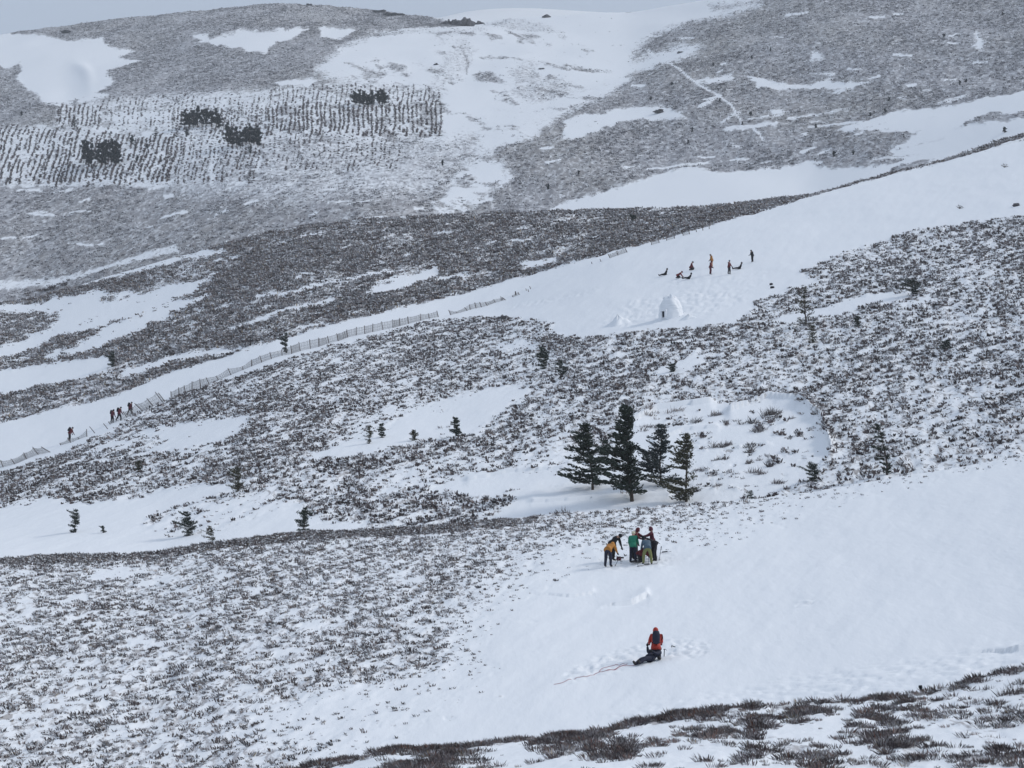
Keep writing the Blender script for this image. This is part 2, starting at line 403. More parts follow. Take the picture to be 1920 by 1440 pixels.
trod([(960,570),(1060,552),(1120,540),(1120,545),(1060,560),(960,577)], .09, 2, .5, 2)
# wind lip on the smooth field
for (ax, ay, bx, by, amp, wd) in ((1120,1142,1212,1118,.30,13), (1800,1232,1960,1205,.25,12), (985,1120,1110,1112,.15,12)):
    s = (np.abs(Lg-1) < .1)
    tt = np.clip(((Ug[s]-ax)*(bx-ax)+(Yg[s]-ay)*(by-ay))/((bx-ax)**2+(by-ay)**2), 0, 1)
    off = Yg[s]-(ay+(by-ay)*tt)+3*np.sin(tt*7)
    ends = np.exp(-(np.minimum(Ug[s]-ax, 0)/30)**2-(np.maximum(Ug[s]-bx, 0)/5)**2)*np.clip(tt*1.4, 0, 1)
    cz[s] += amp*ends*np.where(off < 0, np.exp(-(off/wd)**2), -.3*np.exp(-(off/wd)**2))*.6
# hollow with corniced snow above the pines
s = (np.abs(Lg-2) < .1)
for (pts, amp) in (([(1190,792),(1230,770),(1330,755)], .8), ([(1370,772),(1440,748),(1500,752),(1540,790),(1556,850)], .9), ([(1230,830),(1280,805),(1340,800)], .4), ([(880,905),(960,890),(1080,880)], .35), ([(1000,945),(1150,935),(1250,928)], .3)):
    d = line_d(Ug[s], Yg[s], pts); yl = np.interp(Ug[s], [p[0] for p in pts], [p[1] for p in pts])
    cz[s] += amp*np.exp(-(d/9)**2)*np.where(Yg[s] < yl, .8, .35)
# corrie bowl in the snow field at the far left
s = (np.abs(Lg-4) < .1)
r2 = ((Ug[s]-128)/34)**2+((Yg[s]-158)/34)**2
cz[s] += -1.6*np.exp(-r2)+1.5*np.exp(-(np.sqrt(r2)-1.35)**2*7)*np.exp(-((Ug[s]-150)/22)**2-((Yg[s]-135)/26)**2)
# piste shoulder: hold back noise close to the silhouettes
Z += cz
# haze of the world curvature is not needed
verts = np.stack([X, Y, Z], -1)
me = bpy.data.meshes.new('ground')
nv = NR*NC
idx = np.arange(nv).reshape(NR, NC)
quads = np.stack([idx[:-1, :-1], idx[:-1, 1:], idx[1:, 1:], idx[1:, :-1]], -1).reshape(-1, 4)
me.vertices.add(nv); me.vertices.foreach_set('co', verts.reshape(-1).astype(np.float32))
me.loops.add(quads.size); me.loops.foreach_set('vertex_index', quads.reshape(-1).astype(np.int32))
me.polygons.add(len(quads)); me.polygons.foreach_set('loop_start', np.arange(0, quads.size, 4, dtype=np.int32))
me.update(calc_edges=True)
me.polygons.foreach_set('use_smooth', np.ones(len(quads), bool))
for nm, arr in (('cover', cover), ('zone', Lg)):
    a = me.attributes.new(nm, 'FLOAT', 'POINT'); a.data.foreach_set('value', arr.reshape(-1).astype(np.float32))

# ------------------------------------------------------------------ materials
def nodes(name):
    m = bpy.data.materials.new(name); m.use_nodes = True
    nt = m.node_tree; return m, nt, nt.nodes, nt.links, nt.nodes['Principled BSDF']
def math_n(N, LK, op, a, b=None, c=None, clamp=False):
    n = N.new('ShaderNodeMath'); n.operation = op; n.use_clamp = clamp
    for i, v in enumerate((a, b, c)):
        if v is None: continue
        if hasattr(v, 'links'): LK.new(v, n.inputs[i])
        else: n.inputs[i].default_value = v
    return n.outputs[0]
def mix_n(N, LK, f, a, b):
    n = N.new('ShaderNodeMix'); n.data_type = 'RGBA'
    for k, v in (('Factor', f), ('A', a), ('B', b)):
        if hasattr(v, 'links'): LK.new(v, n.inputs[k])
        else: n.inputs[k].default_value = v if k == 'Factor' else (*v, 1)
    return n.outputs['Result']
def noise_n(N, LK, vec, scale, detail=3, rough=.55, dist=0):
    n = N.new('ShaderNodeTexNoise'); LK.new(vec, n.inputs['Vector'])
    n.inputs['Scale'].default_value = scale; n.inputs['Detail'].default_value = detail
    n.inputs['Roughness'].default_value = rough; n.inputs['Distortion'].default_value = dist
    return n.outputs['Fac']
SNOW = (.82, .838, .858)
def ground_material():
    m, nt, N, LK, B = nodes('snow_and_heather_ground')
    geo = N.new('ShaderNodeNewGeometry'); pos = geo.outputs['Position']
    ac = N.new('ShaderNodeAttribute'); ac.attribute_name = 'cover'; cov = ac.outputs['Fac']
    az = N.new('ShaderNodeAttribute'); az.attribute_name = 'zone'; zone = az.outputs['Fac']
    mp = N.new('ShaderNodeMapping'); LK.new(pos, mp.inputs['Vector'])
    mp.inputs['Scale'].default_value = (1.0, .24, .6); mp.inputs['Rotation'].default_value = (0, 0, R(4))
    v = mp.outputs['Vector']
    near = noise_n(N, LK, v, 3.4, 4, .62, .3)
    midn = noise_n(N, LK, v, 2.2, 4, .65, .5)
    farn = noise_n(N, LK, v, .75, 5, .66, .8)
    big = noise_n(N, LK, v, .018, 4, .6)
    def step(a, b):
        mr = N.new('ShaderNodeMapRange'); LK.new(zone, mr.inputs['Value'])
        mr.inputs['From Min'].default_value = a; mr.inputs['From Max'].default_value = b; return mr.outputs['Result']
    s1 = step(1.4, 1.9); s2 = step(2.9, 3.7)
    def fm(f, a, b):
        n = N.new('ShaderNodeMix'); LK.new(f, n.inputs['Factor']); 
        for k, val in ((2, a), (3, b)):
            if hasattr(val, 'links'): LK.new(val, n.inputs[k])
            else: n.inputs[k].default_value = val
        return n.outputs[0]
    nn = fm(s2, fm(s1, near, midn), farn)
    # threshold the noise by the cover
    gain = fm(s2, fm(s1, .72, .70), 1.12)
    cv = math_n(N, LK, 'MULTIPLY', cov, gain)
    thr = math_n(N, LK, 'SUBTRACT', .80, math_n(N, LK, 'MULTIPLY', cv, .42))
    lo = math_n(N, LK, 'SUBTRACT', nn, thr)
    mask = math_n(N, LK, 'MULTIPLY_ADD', lo, fm(s2, 8.0, 3.6), .5, True)
    mask = math_n(N, LK, 'MULTIPLY', mask, math_n(N, LK, 'MULTIPLY', cov, 6.0, None, True), None, True)
    hn = noise_n(N, LK, v, .9, 3, .6)
    heath = mix_n(N, LK, hn, (.27, .255, .255), (.58, .57, .58))
    heath = mix_n(N, LK, s2, heath, (.27, .265, .28))
    heath = mix_n(N, LK, math_n(N, LK, 'MULTIPLY', math_n(N, LK, 'SUBTRACT', big, .45), 2.2, None, True), heath, (.24, .22, .19))
    c = mix_n(N, LK, mask, SNOW, heath)
    LK.new(c, B.inputs['Base Color'])
    B.inputs['Roughness'].default_value = .75
    B.inputs['Specular IOR Level'].default_value = .25
    bp = N.new('ShaderNodeBump'); bp.inputs['Distance'].default_value = .05; bp.inputs['Strength'].default_value = .5
    fine = noise_n(N, LK, v, 3.0, 5, .6)
    LK.new(fine, bp.inputs['Height'])
    LK.new(bp.outputs['Normal'], B.inputs['Normal'])
    return m
g = link('ground', me, ground_material()); g['kind'] = 'structure'

def simple(name, c, rough=.8, var=.25, scale=3.0, spec=.3):
    m, nt, N, LK, B = nodes(name)
    geo = N.new('ShaderNodeNewGeometry')
    f = noise_n(N, LK, geo.outputs['Position'], scale, 3, .6)
    a = tuple(x*(1-var) for x in c); b = tuple(min(1, x*(1+var)) for x in c)
    cc_ = mix_n(N, LK, f, a, b)
    if 'heather' in name or 'grass' in name:
        oi = N.new('ShaderNodeObjectInfo'); hv = N.new('ShaderNodeHueSaturation')
        LK.new(math_n(N, LK, 'MULTIPLY_ADD', oi.outputs['Random'], 1.15, .45), hv.inputs['Value']); LK.new(cc_, hv.inputs['Color']); cc_ = hv.outputs['Color']
    LK.new(cc_, B.inputs['Base Color'])
    B.inputs['Roughness'].default_value = rough; B.inputs['Specular IOR Level'].default_value = spec
    return m
M = dict(
    snow=simple('packed_snow', (.82, .838, .858), .7, .03, 2),
    heather_dark=simple('heather_twigs', (.085, .068, .068), .9, .5, 1.3),
    heather_brown=simple('heather_brown', (.155, .128, .118), .9, .4, .8),
    heather_grey=simple('heather_grey', (.30, .29, .295), .9, .3, .8),
    heather_red=simple('heather_rust', (.13, .05, .032), .9, .4, .8),
    grass=simple('dead_grass', (.26, .20, .12), .9, .3, .8),
    far_heather=simple('far_heather', (.30, .292, .302), .9, .35, .05),
    needle=simple('pine_needles', (.026, .036, .026), .85, .5, 1.5),
    needle_far=simple('far_pine_needles', (.014, .018, .018), .85, .4, .5),
    needle2=simple('pine_needles_olive', (.055, .052, .030), .85, .5, 1.5),
    needle3=simple('pine_needles_blue', (.030, .040, .042), .85, .4, .5),
    bark=simple('bark', (.060, .045, .036), .95, .4, 4),
    rock=simple('dark_rock', (.10, .095, .10), .9, .5, .4),
    wood=simple('weathered_wood', (.11, .09, .08), .9, .35, 6),
    pale=simple('fence_slats', (.22, .20, .19), .9, .35, 6),
    black=simple('black_fabric', (.012, .012, .016), .8, .3, 5),
    navy=simple('navy_fabric', (.014, .017, .036), .75, .3, 5),
    red=simple('red_fabric', (.15, .012, .013), .7, .2, 5),
    bright_red=simple('bright_red_fabric', (.36, .028, .016), .6, .12, 5),
    crimson=simple('crimson_fabric', (.10, .009, .015), .7, .2, 5),
    maroon=simple('maroon_fabric', (.085, .010, .022), .7, .2, 5),
    orange=simple('orange_fabric', (.40, .17, .030), .7, .2, 5),
    green=simple('green_fabric', (.018, .19, .115), .7, .15, 5),
    slate=simple('slate_blue_fabric', (.065, .105, .145), .7, .2, 5),
    olive=simple('olive_fabric', (.19, .20, .075), .7, .2, 5),
    cream=simple('cream_wool', (.58, .54, .40), .9, .15, 20),
    skin=simple('skin', (.50, .31, .23), .6, .1, 20),
    boot=simple('boot_leather', (.025, .022, .022), .6, .3, 9),
    brown=simple('brown_fabric', (.13, .07, .04), .8, .3, 9),
    metal=simple('grey_metal', (.12, .125, .13), .45, .2, 9, .5),
    rope=simple('pink_rope', (.36, .16, .18), .8, .2, 9),
    dark=simple('painted_door_shade', (.03, .034, .045), .95, .2, 3),  # shade inside the igloo, put into the doorway panel's colour
    ski=simple('ski_base', (.05, .045, .05), .5, .3, 5, .5),
)

# ------------------------------------------------------------------ ground queries
def ground(u, y, zone='mid'):
    a, b = span[zone]
    ci = (u-U[0])/(U[1]-U[0]); c_ = int(min(max(math.floor(ci), 0), NC-2)); fc = ci-c_
    colY = Yg[a:b, c_]*(1-fc)+Yg[a:b, c_+1]*fc
    k = int(np.searchsorted(-colY, -y)); k = min(max(k, 1), b-a-1)
    fr = (colY[k-1]-y)/(colY[k-1]-colY[k]+1e-9); fr = min(max(fr, 0), 1)
    r = a+k-1
    p = (verts[r, c_]*(1-fc)+verts[r, c_+1]*fc)*(1-fr)+(verts[r+1, c_]*(1-fc)+verts[r+1, c_+1]*fc)*fr
    return Vector(p)
def mpp(p): return math.hypot(p.x, p.y)/F            # metres per photograph pixel there
def ray_at(u, y, dist):
    a, b, c = pix_dir(u, y); h = math.hypot(a, b); return Vector((dist*a/h, dist*b/h, dist*c/h))

bpy.context.view_layer.update()
def zdown(x, y, z0):
    ok, loc, n_, f_ = g.ray_cast(Vector((x, y, z0+8)), Vector((0, 0, -1)))
    return loc.z if ok else z0
# ------------------------------------------------------------------ heather
tuft_col = bpy.data.collections.new('heather_tufts')
def tuft(name, n, w, h, r, mats, lean=.25, snowp=.0, seed=0, twig=False):
    q = random.Random(seed); mb = MB()
    for i in range(n):
        a = q.uniform(0, 6.283); rr = r*math.sqrt(q.random())*.75
        p = Vector((rr*math.cos(a), rr*math.sin(a), -.08*h))
        d = Vector((math.cos(a)*rr/r*1.0-lean+q.uniform(-.35, .35), math.sin(a)*rr/r*1.0+q.uniform(-.35, .35), 1)).normalized()
        hh = h*q.uniform(.5, 1.1)
        side = Vector((q.uniform(-1, 1), q.uniform(-1, 1), q.uniform(-.3, .3))).cross(d).normalized()*w*q.uniform(.5, 1.2)
        mi = q.choice((0, 0, 0, 1))
        k = p+d*hh*.55+Vector((-.04*h, 0, 0))
        t = p+d*hh+Vector((-.10*h, 0, -.05*h))
        if twig:
            mb.face((p-side*.35, p+side*.35, k+side, t+side*.3, k-side), mi)
        else:
            mb.face((p-side*.6, p+side*.6, k+side, t, k-side*.9), mi)
    for i in range(int(n*snowp)):
        a = q.uniform(0, 6.283); rr = r*q.uniform(.2, 1)
        c = Vector((rr*math.cos(a)+.3*r, rr*math.sin(a), h*q.uniform(.0, .55)))
        s_ = h*q.uniform(.15, .34)
        mb.ball(c, (s_*1.3, s_, s_*.5), None, 5, 3, 2)
    me_ = bpy.data.meshes.new(name); me_.from_pydata(mb.v, [], mb.f)
    for m_ in mats: me_.materials.append(m_)
    me_.polygons.foreach_set('material_index', mb.m); me_.update()
    return bpy.data.objects.new(name, me_)
def tuft_set(tag_, n, w, h, r, mats, **kw):
    c = bpy.data.collections.new(tag_); 
    for i in range(6):
        mt = mats[i % len(mats)]
        c.objects.link(tuft('%s_%02d' % (tag_, i), n+rnd.randrange(-2, 3), w, h*rnd.uniform(.8, 1.2), r*rnd.uniform(.8, 1.25), mt, seed=i*7+n, **kw))
    return c
def scatter(zone, coll, count, smin, smax, label, power=1.3, patch=None, fine=None, name='heather', extra=None, cat='heather', umin=-60, umax=1980):
    a, b = span[zone]
    V = verts[a:b]; C = cover[a:b]
    e1 = V[:-1, 1:]-V[:-1, :-1]; e2 = V[1:, :-1]-V[:-1, :-1]
    area = np.linalg.norm(np.cross(e1, e2), axis=-1)
    cc = (C[:-1, :-1]+C[1:, 1:])/2
    um = (Ug[a:b][:-1, :-1] > umin) & (Ug[a:b][:-1, :-1] < umax)
    w = area*np.power(cc, power)*um*(cc > .04)
    if zone == 'front': w = w*(1+3.5*(cc > .84))
    if patch:
        pn = fbm(V[:-1, :-1, 0]/patch[0], V[:-1, :-1, 1]/(patch[0]*3.5), 81, 3, .6)
        w = w*np.clip(.5+patch[1]*pn, .04, 2)
    if fine:
        xx = V[:-1, :-1, 0]; yy_ = V[:-1, :-1, 1]
        w = w*sstep(-fine[1], fine[1], fbm((2*xx-yy_)/2.236/fine[0], (xx+2*yy_)/2.236/(fine[0]*3), 91, 2, .5)+fine[2]+ (cc-.6)*.6)
    w = (w/w.sum()).reshape(-1)
    cum = np.cumsum(w); pick = np.searchsorted(cum, rng.random(count)); pick = np.minimum(pick, len(w)-1)
    r_, c_ = np.unravel_index(pick, cc.shape)
    fr = rng.random((count, 1)); fc = rng.random((count, 1))
    P = (V[r_, c_]*(1-fc)+V[r_, c_+1]*fc)*(1-fr)+(V[r_+1, c_]*(1-fc)+V[r_+1, c_+1]*fc)*fr
    s = smin+(smax-smin)*rng.random(count)**1.8
    s *= .65+.5*cc[r_, c_]
    if extra is not None:
        P2, s2 = extra; P = np.vstack([P, P2]); s = np.concatenate([s, s2])
    make_points(name, P, s, coll, label, cat)
def make_points(name, P, s, coll, label, cat):
    count = len(P)
    m_ = bpy.data.meshes.new(name); m_.vertices.add(count)
    m_.vertices.foreach_set('co', np.ascontiguousarray(P).reshape(-1).astype(np.float32))
    for nm, arr, ty in (('tuft_size', s, 'FLOAT'), ('tuft_turn', rng.random(count)*2.2-1.1+np.where(rng.random(count) < .3, 3.14, 0), 'FLOAT')):
        at_ = m_.attributes.new(nm, ty, 'POINT'); at_.data.foreach_set('value', arr.astype(np.float32))
    at_ = m_.attributes.new('tuft_kind', 'INT', 'POINT'); at_.data.foreach_set('value', rng.integers(0, len(coll.objects), count).astype(np.int32))
    o = link(name, m_); tag(o, label, cat, None, 'stuff')
    gn = bpy.data.node_groups.new('scatter_'+coll.name, 'GeometryNodeTree')
    gn.interface.new_socket('Geometry', in_out='INPUT', socket_type='NodeSocketGeometry')
    gn.interface.new_socket('Geometry', in_out='OUTPUT', socket_type='NodeSocketGeometry')
    N = gn.nodes; K = gn.links
    gi = N.new('NodeGroupInput'); go = N.new('NodeGroupOutput')
    ip = N.new('GeometryNodeInstanceOnPoints'); ci = N.new('GeometryNodeCollectionInfo')
    ci.inputs['Collection'].default_value = coll; ci.inputs['Separate Children'].default_value = True; ci.inputs['Reset Children'].default_value = True
    def att(nm, ty):
        n = N.new('GeometryNodeInputNamedAttribute'); n.data_type = ty; n.inputs['Name'].default_value = nm; return n.outputs['Attribute']
    cx = N.new('ShaderNodeCombineXYZ'); K.new(att('tuft_turn', 'FLOAT'), cx.inputs['Z'])
    K.new(gi.outputs[0], ip.inputs['Points']); K.new(ci.outputs[0], ip.inputs['Instance'])
    ip.inputs['Pick Instance'].default_value = True
    K.new(att('tuft_kind', 'INT'), ip.inputs['Instance Index'])
    K.new(cx.outputs[0], ip.inputs['Rotation']); K.new(att('tuft_size', 'FLOAT'), ip.inputs['Scale'])
    K.new(ip.outputs[0], go.inputs[0])
    md = o.modifiers.new('scatter', 'NODES'); md.node_group = gn
    return o
HD, HB, HG, HR, GR, SN = M['heather_dark'], M['heather_brown'], M['heather_grey'], M['heather_red'], M['grass'], M['snow']
near_set = tuft_set('near_tuft', 30, .0065, .12, .11, [(HD, HG, SN), (HD, HB, SN), (HB, HR, SN), (HD, HG, SN), (HD, HD, SN), (HG, GR, SN)], snowp=.0, twig=True)
front_set = tuft_set('front_tuft', 10, .020, .12, .115, [(HD, HG, SN), (HB, HG, SN), (HG, HD, SN), (HD, HB, SN), (HB, HD, SN), (HG, GR, SN)], snowp=.14)
mid_set = tuft_set('mid_tuft', 9, .042, .20, .20, [(HD, HG, SN), (HB, HG, SN), (HG, HD, SN), (HD, HB, SN), (HD, HG, SN), (HG, HB, SN)], snowp=.18)
brow_set = tuft_set('brow_tuft', 7, .085, .28, .30, [(HD, HG, SN), (HB, HG, SN), (HD, HB, SN), (HB, HD, SN), (HG, HB, SN), (HG, GR, SN)], snowp=.15)
FH = M['far_heather']
far_set = tuft_set('far_tuft', 6, .13, .42, .45, [(FH, HG, SN), (FH, FH, SN), (FH, HB, SN)], snowp=.0)
scatter('bank', near_set, 7500, .4, 1.7, 'brown heather sprigs poking through snow on the nearest bank', 1.6, (.8, 1.4), (.22, .5, .0))
scatter('front', front_set, 25000, .3, 1.8, 'low snow-dusted heather covering the front slope left of the clean snow', 1.1, (2.5, .4), (.25, .45, .05))
scatter('mid', mid_set, 42000, .4, 1.9, 'grey-brown heather covering the slope around the pines below the piste', 1.4, (4.0, .6), (.45, .5, .0))
scatter('brow', brow_set, 68000, .4, 1.9, 'dark heather on the brow above the snow fence', 1.4, (8, .6), (.7, .5, .1))
# furrow rows on the far hill join the far heather
PR = []; PS = []
def furrows(x0, x1, step, ytop, ybot, slant, dens=1.0, keep=.9):
    x = x0
    while x < x1:
        yt = ytop(x) if callable(ytop) else ytop; ybm = ybot(x) if callable(ybot) else ybot
        yt += rnd.uniform(-7, 5); ybm += rnd.uniform(-6, 7); y = yt; wv = rnd.uniform(0, 6); gap = 0; kk = keep*rnd.uniform(.85, 1.12)
        while y < ybm:
            patch = math.sin(x*.045+1)*math.sin(y*.13+x*.02)*.5+.5
            gap = gap-1 if gap > 0 else (rnd.randrange(3, 9) if rnd.random() < .010+.035*(1-patch) else 0)
            if gap <= 0 and rnd.random() < kk:
                p = ground(x+slant*(y-yt)+1.6*math.sin(y*.11+wv*.4)+rnd.uniform(-.7, .7), y, 'far'); PR.append(tuple(p)); PS.append(rnd.uniform(.6, 1.3)*dens)
            y += 1.0
        x += step*rnd.uniform(.8, 1.2)
furrows(-30, 345, 8.2, lambda x: 244+.03*x, lambda x: 341-.02*x, -.32, 1.0, .88)
furrows(112, 192, 7.5, 199, 240, -.2, .9, .85)
furrows(508, 828, 8.6, 166, 196, -.05, .8, .7)
furrows(505, 832, 8.6, 198, 246, -.06, 1.0, .92)
furrows(500, 760, 9, 246, 312, -.15, .75, .42)
furrows(330, 505, 8.5, 200, 336, -.2, .85, .5)
furrows(195, 505, 8.5, 178, 238, -.15, .8, .42)
row_set = tuft_set('row_tuft', 10, .17, .62, .42, [(HD, HB, SN), (HD, HD, SN), (HB, HD, SN)], snowp=0)
make_points('heather', np.array(PR), np.array(PS), row_set, 'dark heather growing in planted furrow rows on the far hill', 'heather')
scatter('far', far_set, 85000, .5, 1.5, 'pale grey heather across the far hill', 1.6, (14, .7), (1.6, .5, .05))

# ------------------------------------------------------------------ trees
def pine(u, yb_, h_px, label, zone='mid', lean=0.0, wpx=None, bias=.55, dens=1.0, needles='needle', group=None, name='pine_tree', kind='pine', bare=.12, seed=0, nlev=None, gap=None, snow=.06, sink=.15, blocky=False):
    q = random.Random(seed*31+int(u)); p0 = ground(u, yb_, zone); mm = mpp(p0)
    H = h_px*mm; Wd = (wpx or h_px*.42)*mm
    root = empty(name, p0); tag(root, label, kind, group)
    tr = MB(); cr = MB(); px = mm*1.9       # px: one render pixel
    axis = lambda t: Vector((lean*H*t*t+.02*H*math.sin(t*5+seed), .015*H*math.sin(t*4), H*t-sink))
    r0 = max(.0165*H, .32*px)
    tr.tube([axis(t) for t in (0, .15, .35, .55, .75, .9, 1)], [r0*1.3, r0, r0*.85, r0*.66, r0*.45, r0*.25, r0*.08], 6)
    nl = nlev or max(9, int(H*3.2))
    for i in range(nl):
        t = bare+(1-bare)*(i+q.uniform(-.3, .3))/nl; t = min(max(t, bare*.8), .985)
        if gap and gap[0] < t < gap[1]: continue
        prof = ((1-t)**.8*(.6+.4*min(1, (t-bare)*5+.4))+.03) if not blocky else min(.95, .3+1.6*(1-t))*(.7+.3*min(1, t*4))
        if H < 3.2 and not blocky: prof = (.70*math.sin(math.pi*min(1, t*.85+.12))**.9)*q.uniform(.5, 1.15)
        nb = 4 if H > 3.5 else 5
        lv = q.uniform(.6, 1.25)
        for k in range(nb):
            a = q.uniform(0, 6.283)
            ln = Wd*.80*prof*lv*q.uniform(.45, 1.2)
            c = math.cos(a)
            ln *= (1+bias*(-c)) if c < 0 else (1-bias*c)
            if ln < .04*H*.3: ln = .012*H+.1
            d = Vector((math.cos(a)-bias*.35, math.sin(a), q.uniform(-.12, .35)+.25*t)).normalized()
            s0 = axis(t); p1 = s0+d*ln*.5; p2 = s0+d*ln+Vector((0, 0, .08*ln))
            if H > 1.5: tr.tube([s0, p1, p2], [r0*.3*(1-t*.6), r0*.18, r0*.05], 3, cap=False)
            ns = max(4, int(dens*(3+ln/(.16*max(H, 2)/5))*(2.1 if H > 3.5 else 3.6)))
            dh = Vector((d.x, d.y, 0)).normalized(); lat = Vector((-dh.y, dh.x, 0))
            for j in range(ns):
                f = q.uniform(.10, 1.06)
                spray = (.05+.10*(1-abs(f-.55)))*Wd*.55
                c0_ = s0+(p2-s0)*f+lat*q.gauss(0, spray)+Vector((0, 0, q.gauss(0, (.011 if H > 3.5 else .022)*H)))
                L_ = max(.060*H*q.uniform(.4, 1.2), px*.8); w_ = max(.0105*H*q.uniform(.5, 1.4), px*.22)
                dd = (d*1.3+lat*q.uniform(-.7, .7)+Vector((-.25, 0, q.uniform(-.05, .65)))).normalized()
                if blocky: dd = Vector((q.uniform(-.3, .3), q.uniform(-.2, .2), 1)).normalized(); w_ *= 1.7; c0_ = c0_+Vector((0, 0, q.uniform(-.04, .04)*H))
                elif H < 3.2: w_ *= 1.15; dd = (dd+Vector((0, 0, q.uniform(.2, 1.3)))).normalized()
                sd = dd.cross(Vector((q.uniform(-1, 1), q.uniform(-1, 1), q.uniform(-1, 1)))).normalized()*w_
                mi = 0
                cr.face((c0_-dd*L_*.5-sd*.4, c0_-sd, c0_+dd*L_*.5, c0_+sd), mi)
                if q.random() < snow and f > .3 and f < .9:
                    c1_ = c0_+Vector((0, 0, .012*H)); sh = lat*w_*1.6; cr.face((c1_-dd*L_*.45, c1_-sh, c1_+dd*L_*.45, c1_+sh), 1)
    tr.build('trunk', M['bark'], root)
    cr.build('crown', [M[needles], M['snow']], root)
    return root
GP = 'wind-bent pines in the snowy hollow'
pine(1109, 918, 130, 'windswept dark pine, leftmost of the four in the snowy hollow', lean=-.06, wpx=68, bias=.5, dens=2.5, group=GP, seed=1, bare=.10, nlev=20)
pine(1182, 940, 186, 'tallest dark pine of the four in the snowy hollow', lean=-.04, wpx=84, bias=.55, dens=2.6, group=GP, seed=2, bare=.11, nlev=26)
pine(1240, 908, 118, 'dense bluish pine third from left in the snowy hollow', lean=-.01, wpx=80, bias=.38, dens=2.7, needles='needle3', group=GP, seed=3, bare=.07, nlev=19)
pine(1289, 940, 134, 'brownish broken-crowned pine, rightmost in the snowy hollow', lean=-.03, wpx=70, bias=.5, dens=2.2, needles='needle2', group=GP, seed=4, bare=.06, nlev=20, gap=(.33, .46), snow=.1)
pine(1134, 862, 44, 'small dark pine behind the gap between the two left hollow pines', wpx=36, bias=.2, dens=2, seed=5)
GS = 'small pines scattered on the middle slope'
for (u, y, h, w, b, lab, nd, den, ln) in (
    (1662,890,95,30,.55,'tall narrow ragged pine at right above the clean snow','needle',1.6,-.12),
    (1020,690,42,30,.3,'bushy dark pine on the mid slope left of the igloo field','needle',2.2,-.05),
    (1054,706,34,20,.3,'thin small pine just right of the bushy dark pine','needle',1.5,-.05),
    (857,820,38,20,.3,'small upright pine at the edge of the middle snow patch','needle',2,-.05),
    (140,998,44,24,.4,'lopsided pine on the lower left snow patch','needle',1.3,.05),
    (353,1003,46,40,.4,'wide bushy pine at lower left beside a thin sapling','needle',1.7,-.08),
    (398,1018,34,22,.6,'thin leaning sapling right of the wide bushy pine','needle2',1.0,-.12),
    (571,1000,50,34,.2,'compact dark pine standing at the lower left crest','needle',1.9,0),
    (446,925,46,28,.25,'brownish snow-dusted pine in heather at lower left','needle2',1.3,-.05),
    (1525,905,36,38,.5,'low dark wind-pressed pine at the right rim of the hollow','needle',2.3,.1),
    (1407,936,22,20,.3,'tiny bare sapling at the crest below the hollow','needle',.8,.1),
    (1510,610,74,36,.3,'frosted thin tree in the heather right of the igloo','needle2',.8,.0),
    (1524,642,40,26,.3,'faint dead-looking tree below the frosted thin tree','needle2',.7,.0),
    (692,832,34,20,.2,'pale thin sapling at the edge of the mid-left snow','needle2',.9,.0),
    (716,820,28,18,.2,'stubby dark pine left of the middle snow patch','needle',1.8,.0),
    (193,998,16,10,.2,'knee-high dark pine beside the lopsided pine','needle',1.6,.0),
    (776,826,22,20,.2,'rusty bush-like pine in the middle snow patch','needle2',1.6,.0),
    (1262,694,18,22,.2,'low dark bush pine at a snow strip below the igloo','needle',1.6,.0),
    (1718,552,28,34,.5,'dark leaning bush pine right of the upper snow strip','needle',1.6,-.2),
    (1776,656,20,22,.2,'round dark bush pine in heather near the right edge','needle',1.8,.0),
    (1608,612,22,18,.2,'short dark pine in the heather at upper right','needle',1.4,.0),
    (260,886,24,18,.2,'rusty stubby pine in the heather at left','needle2',1.5,.0),
    (1256,560+30,10,8,.2,None,'needle',1,0),
    ):
    if lab is None: continue
    pine(u, y, h*1.08, lab, wpx=w*1.15, bias=b, needles=nd, dens=den*1.1, lean=ln, group=GS, seed=int(u) % 17, bare=.08)
for (u, y, h, w, lab, nd, ln) in ((212,688,31,20,'lone pine on the snowy brow above the fence at left','needle',-.05),
    (537,664,44,14,'thin dark tree standing at the middle of the snow fence','needle',-.05),
    (1190,412,12,18,'round dark bush on the brow above the upper fence posts','needle',0)):
    pine(u, min(y, yf(u)-1), h, lab, 'brow', wpx=w*1.15, needles=nd, lean=ln, seed=3, dens=1.8, bare=.08)
ORD = ['first','second','third','fourth','fifth','sixth','seventh','eighth','ninth','tenth','eleventh','twelfth']
def clump(where, xs, base, hts, w=13, nd='needle_far'):
    for i, x in enumerate(xs):
        pine(x, base+rnd.uniform(-5, 4), hts*rnd.uniform(.78, 1.12), '%s dark pine from the left in the %s' % (ORD[i], where), 'far', wpx=w, bias=.05, dens=2.9, needles=nd, group='pines in shelter clumps on the far hill', seed=i, nlev=8, bare=.2, snow=0, blocky=True)
clump('lowest far clump of three bunches', [157,164,171,184,191,198,209,216,222], 304, 50, 12)
clump('upper left far clump', [346,354,362,371,379,387,396,405,410], 233, 36, 12)
clump('widest far clump beside the snow ride', [427,435,443,451,460,468,476,483], 271, 41, 12)
clump('far clump nearest the top fence rows', [666,674,682,690,697], 202, 28, 12)
clump('small far clump at the furrow edge', [709,716,721], 199, 24, 11)
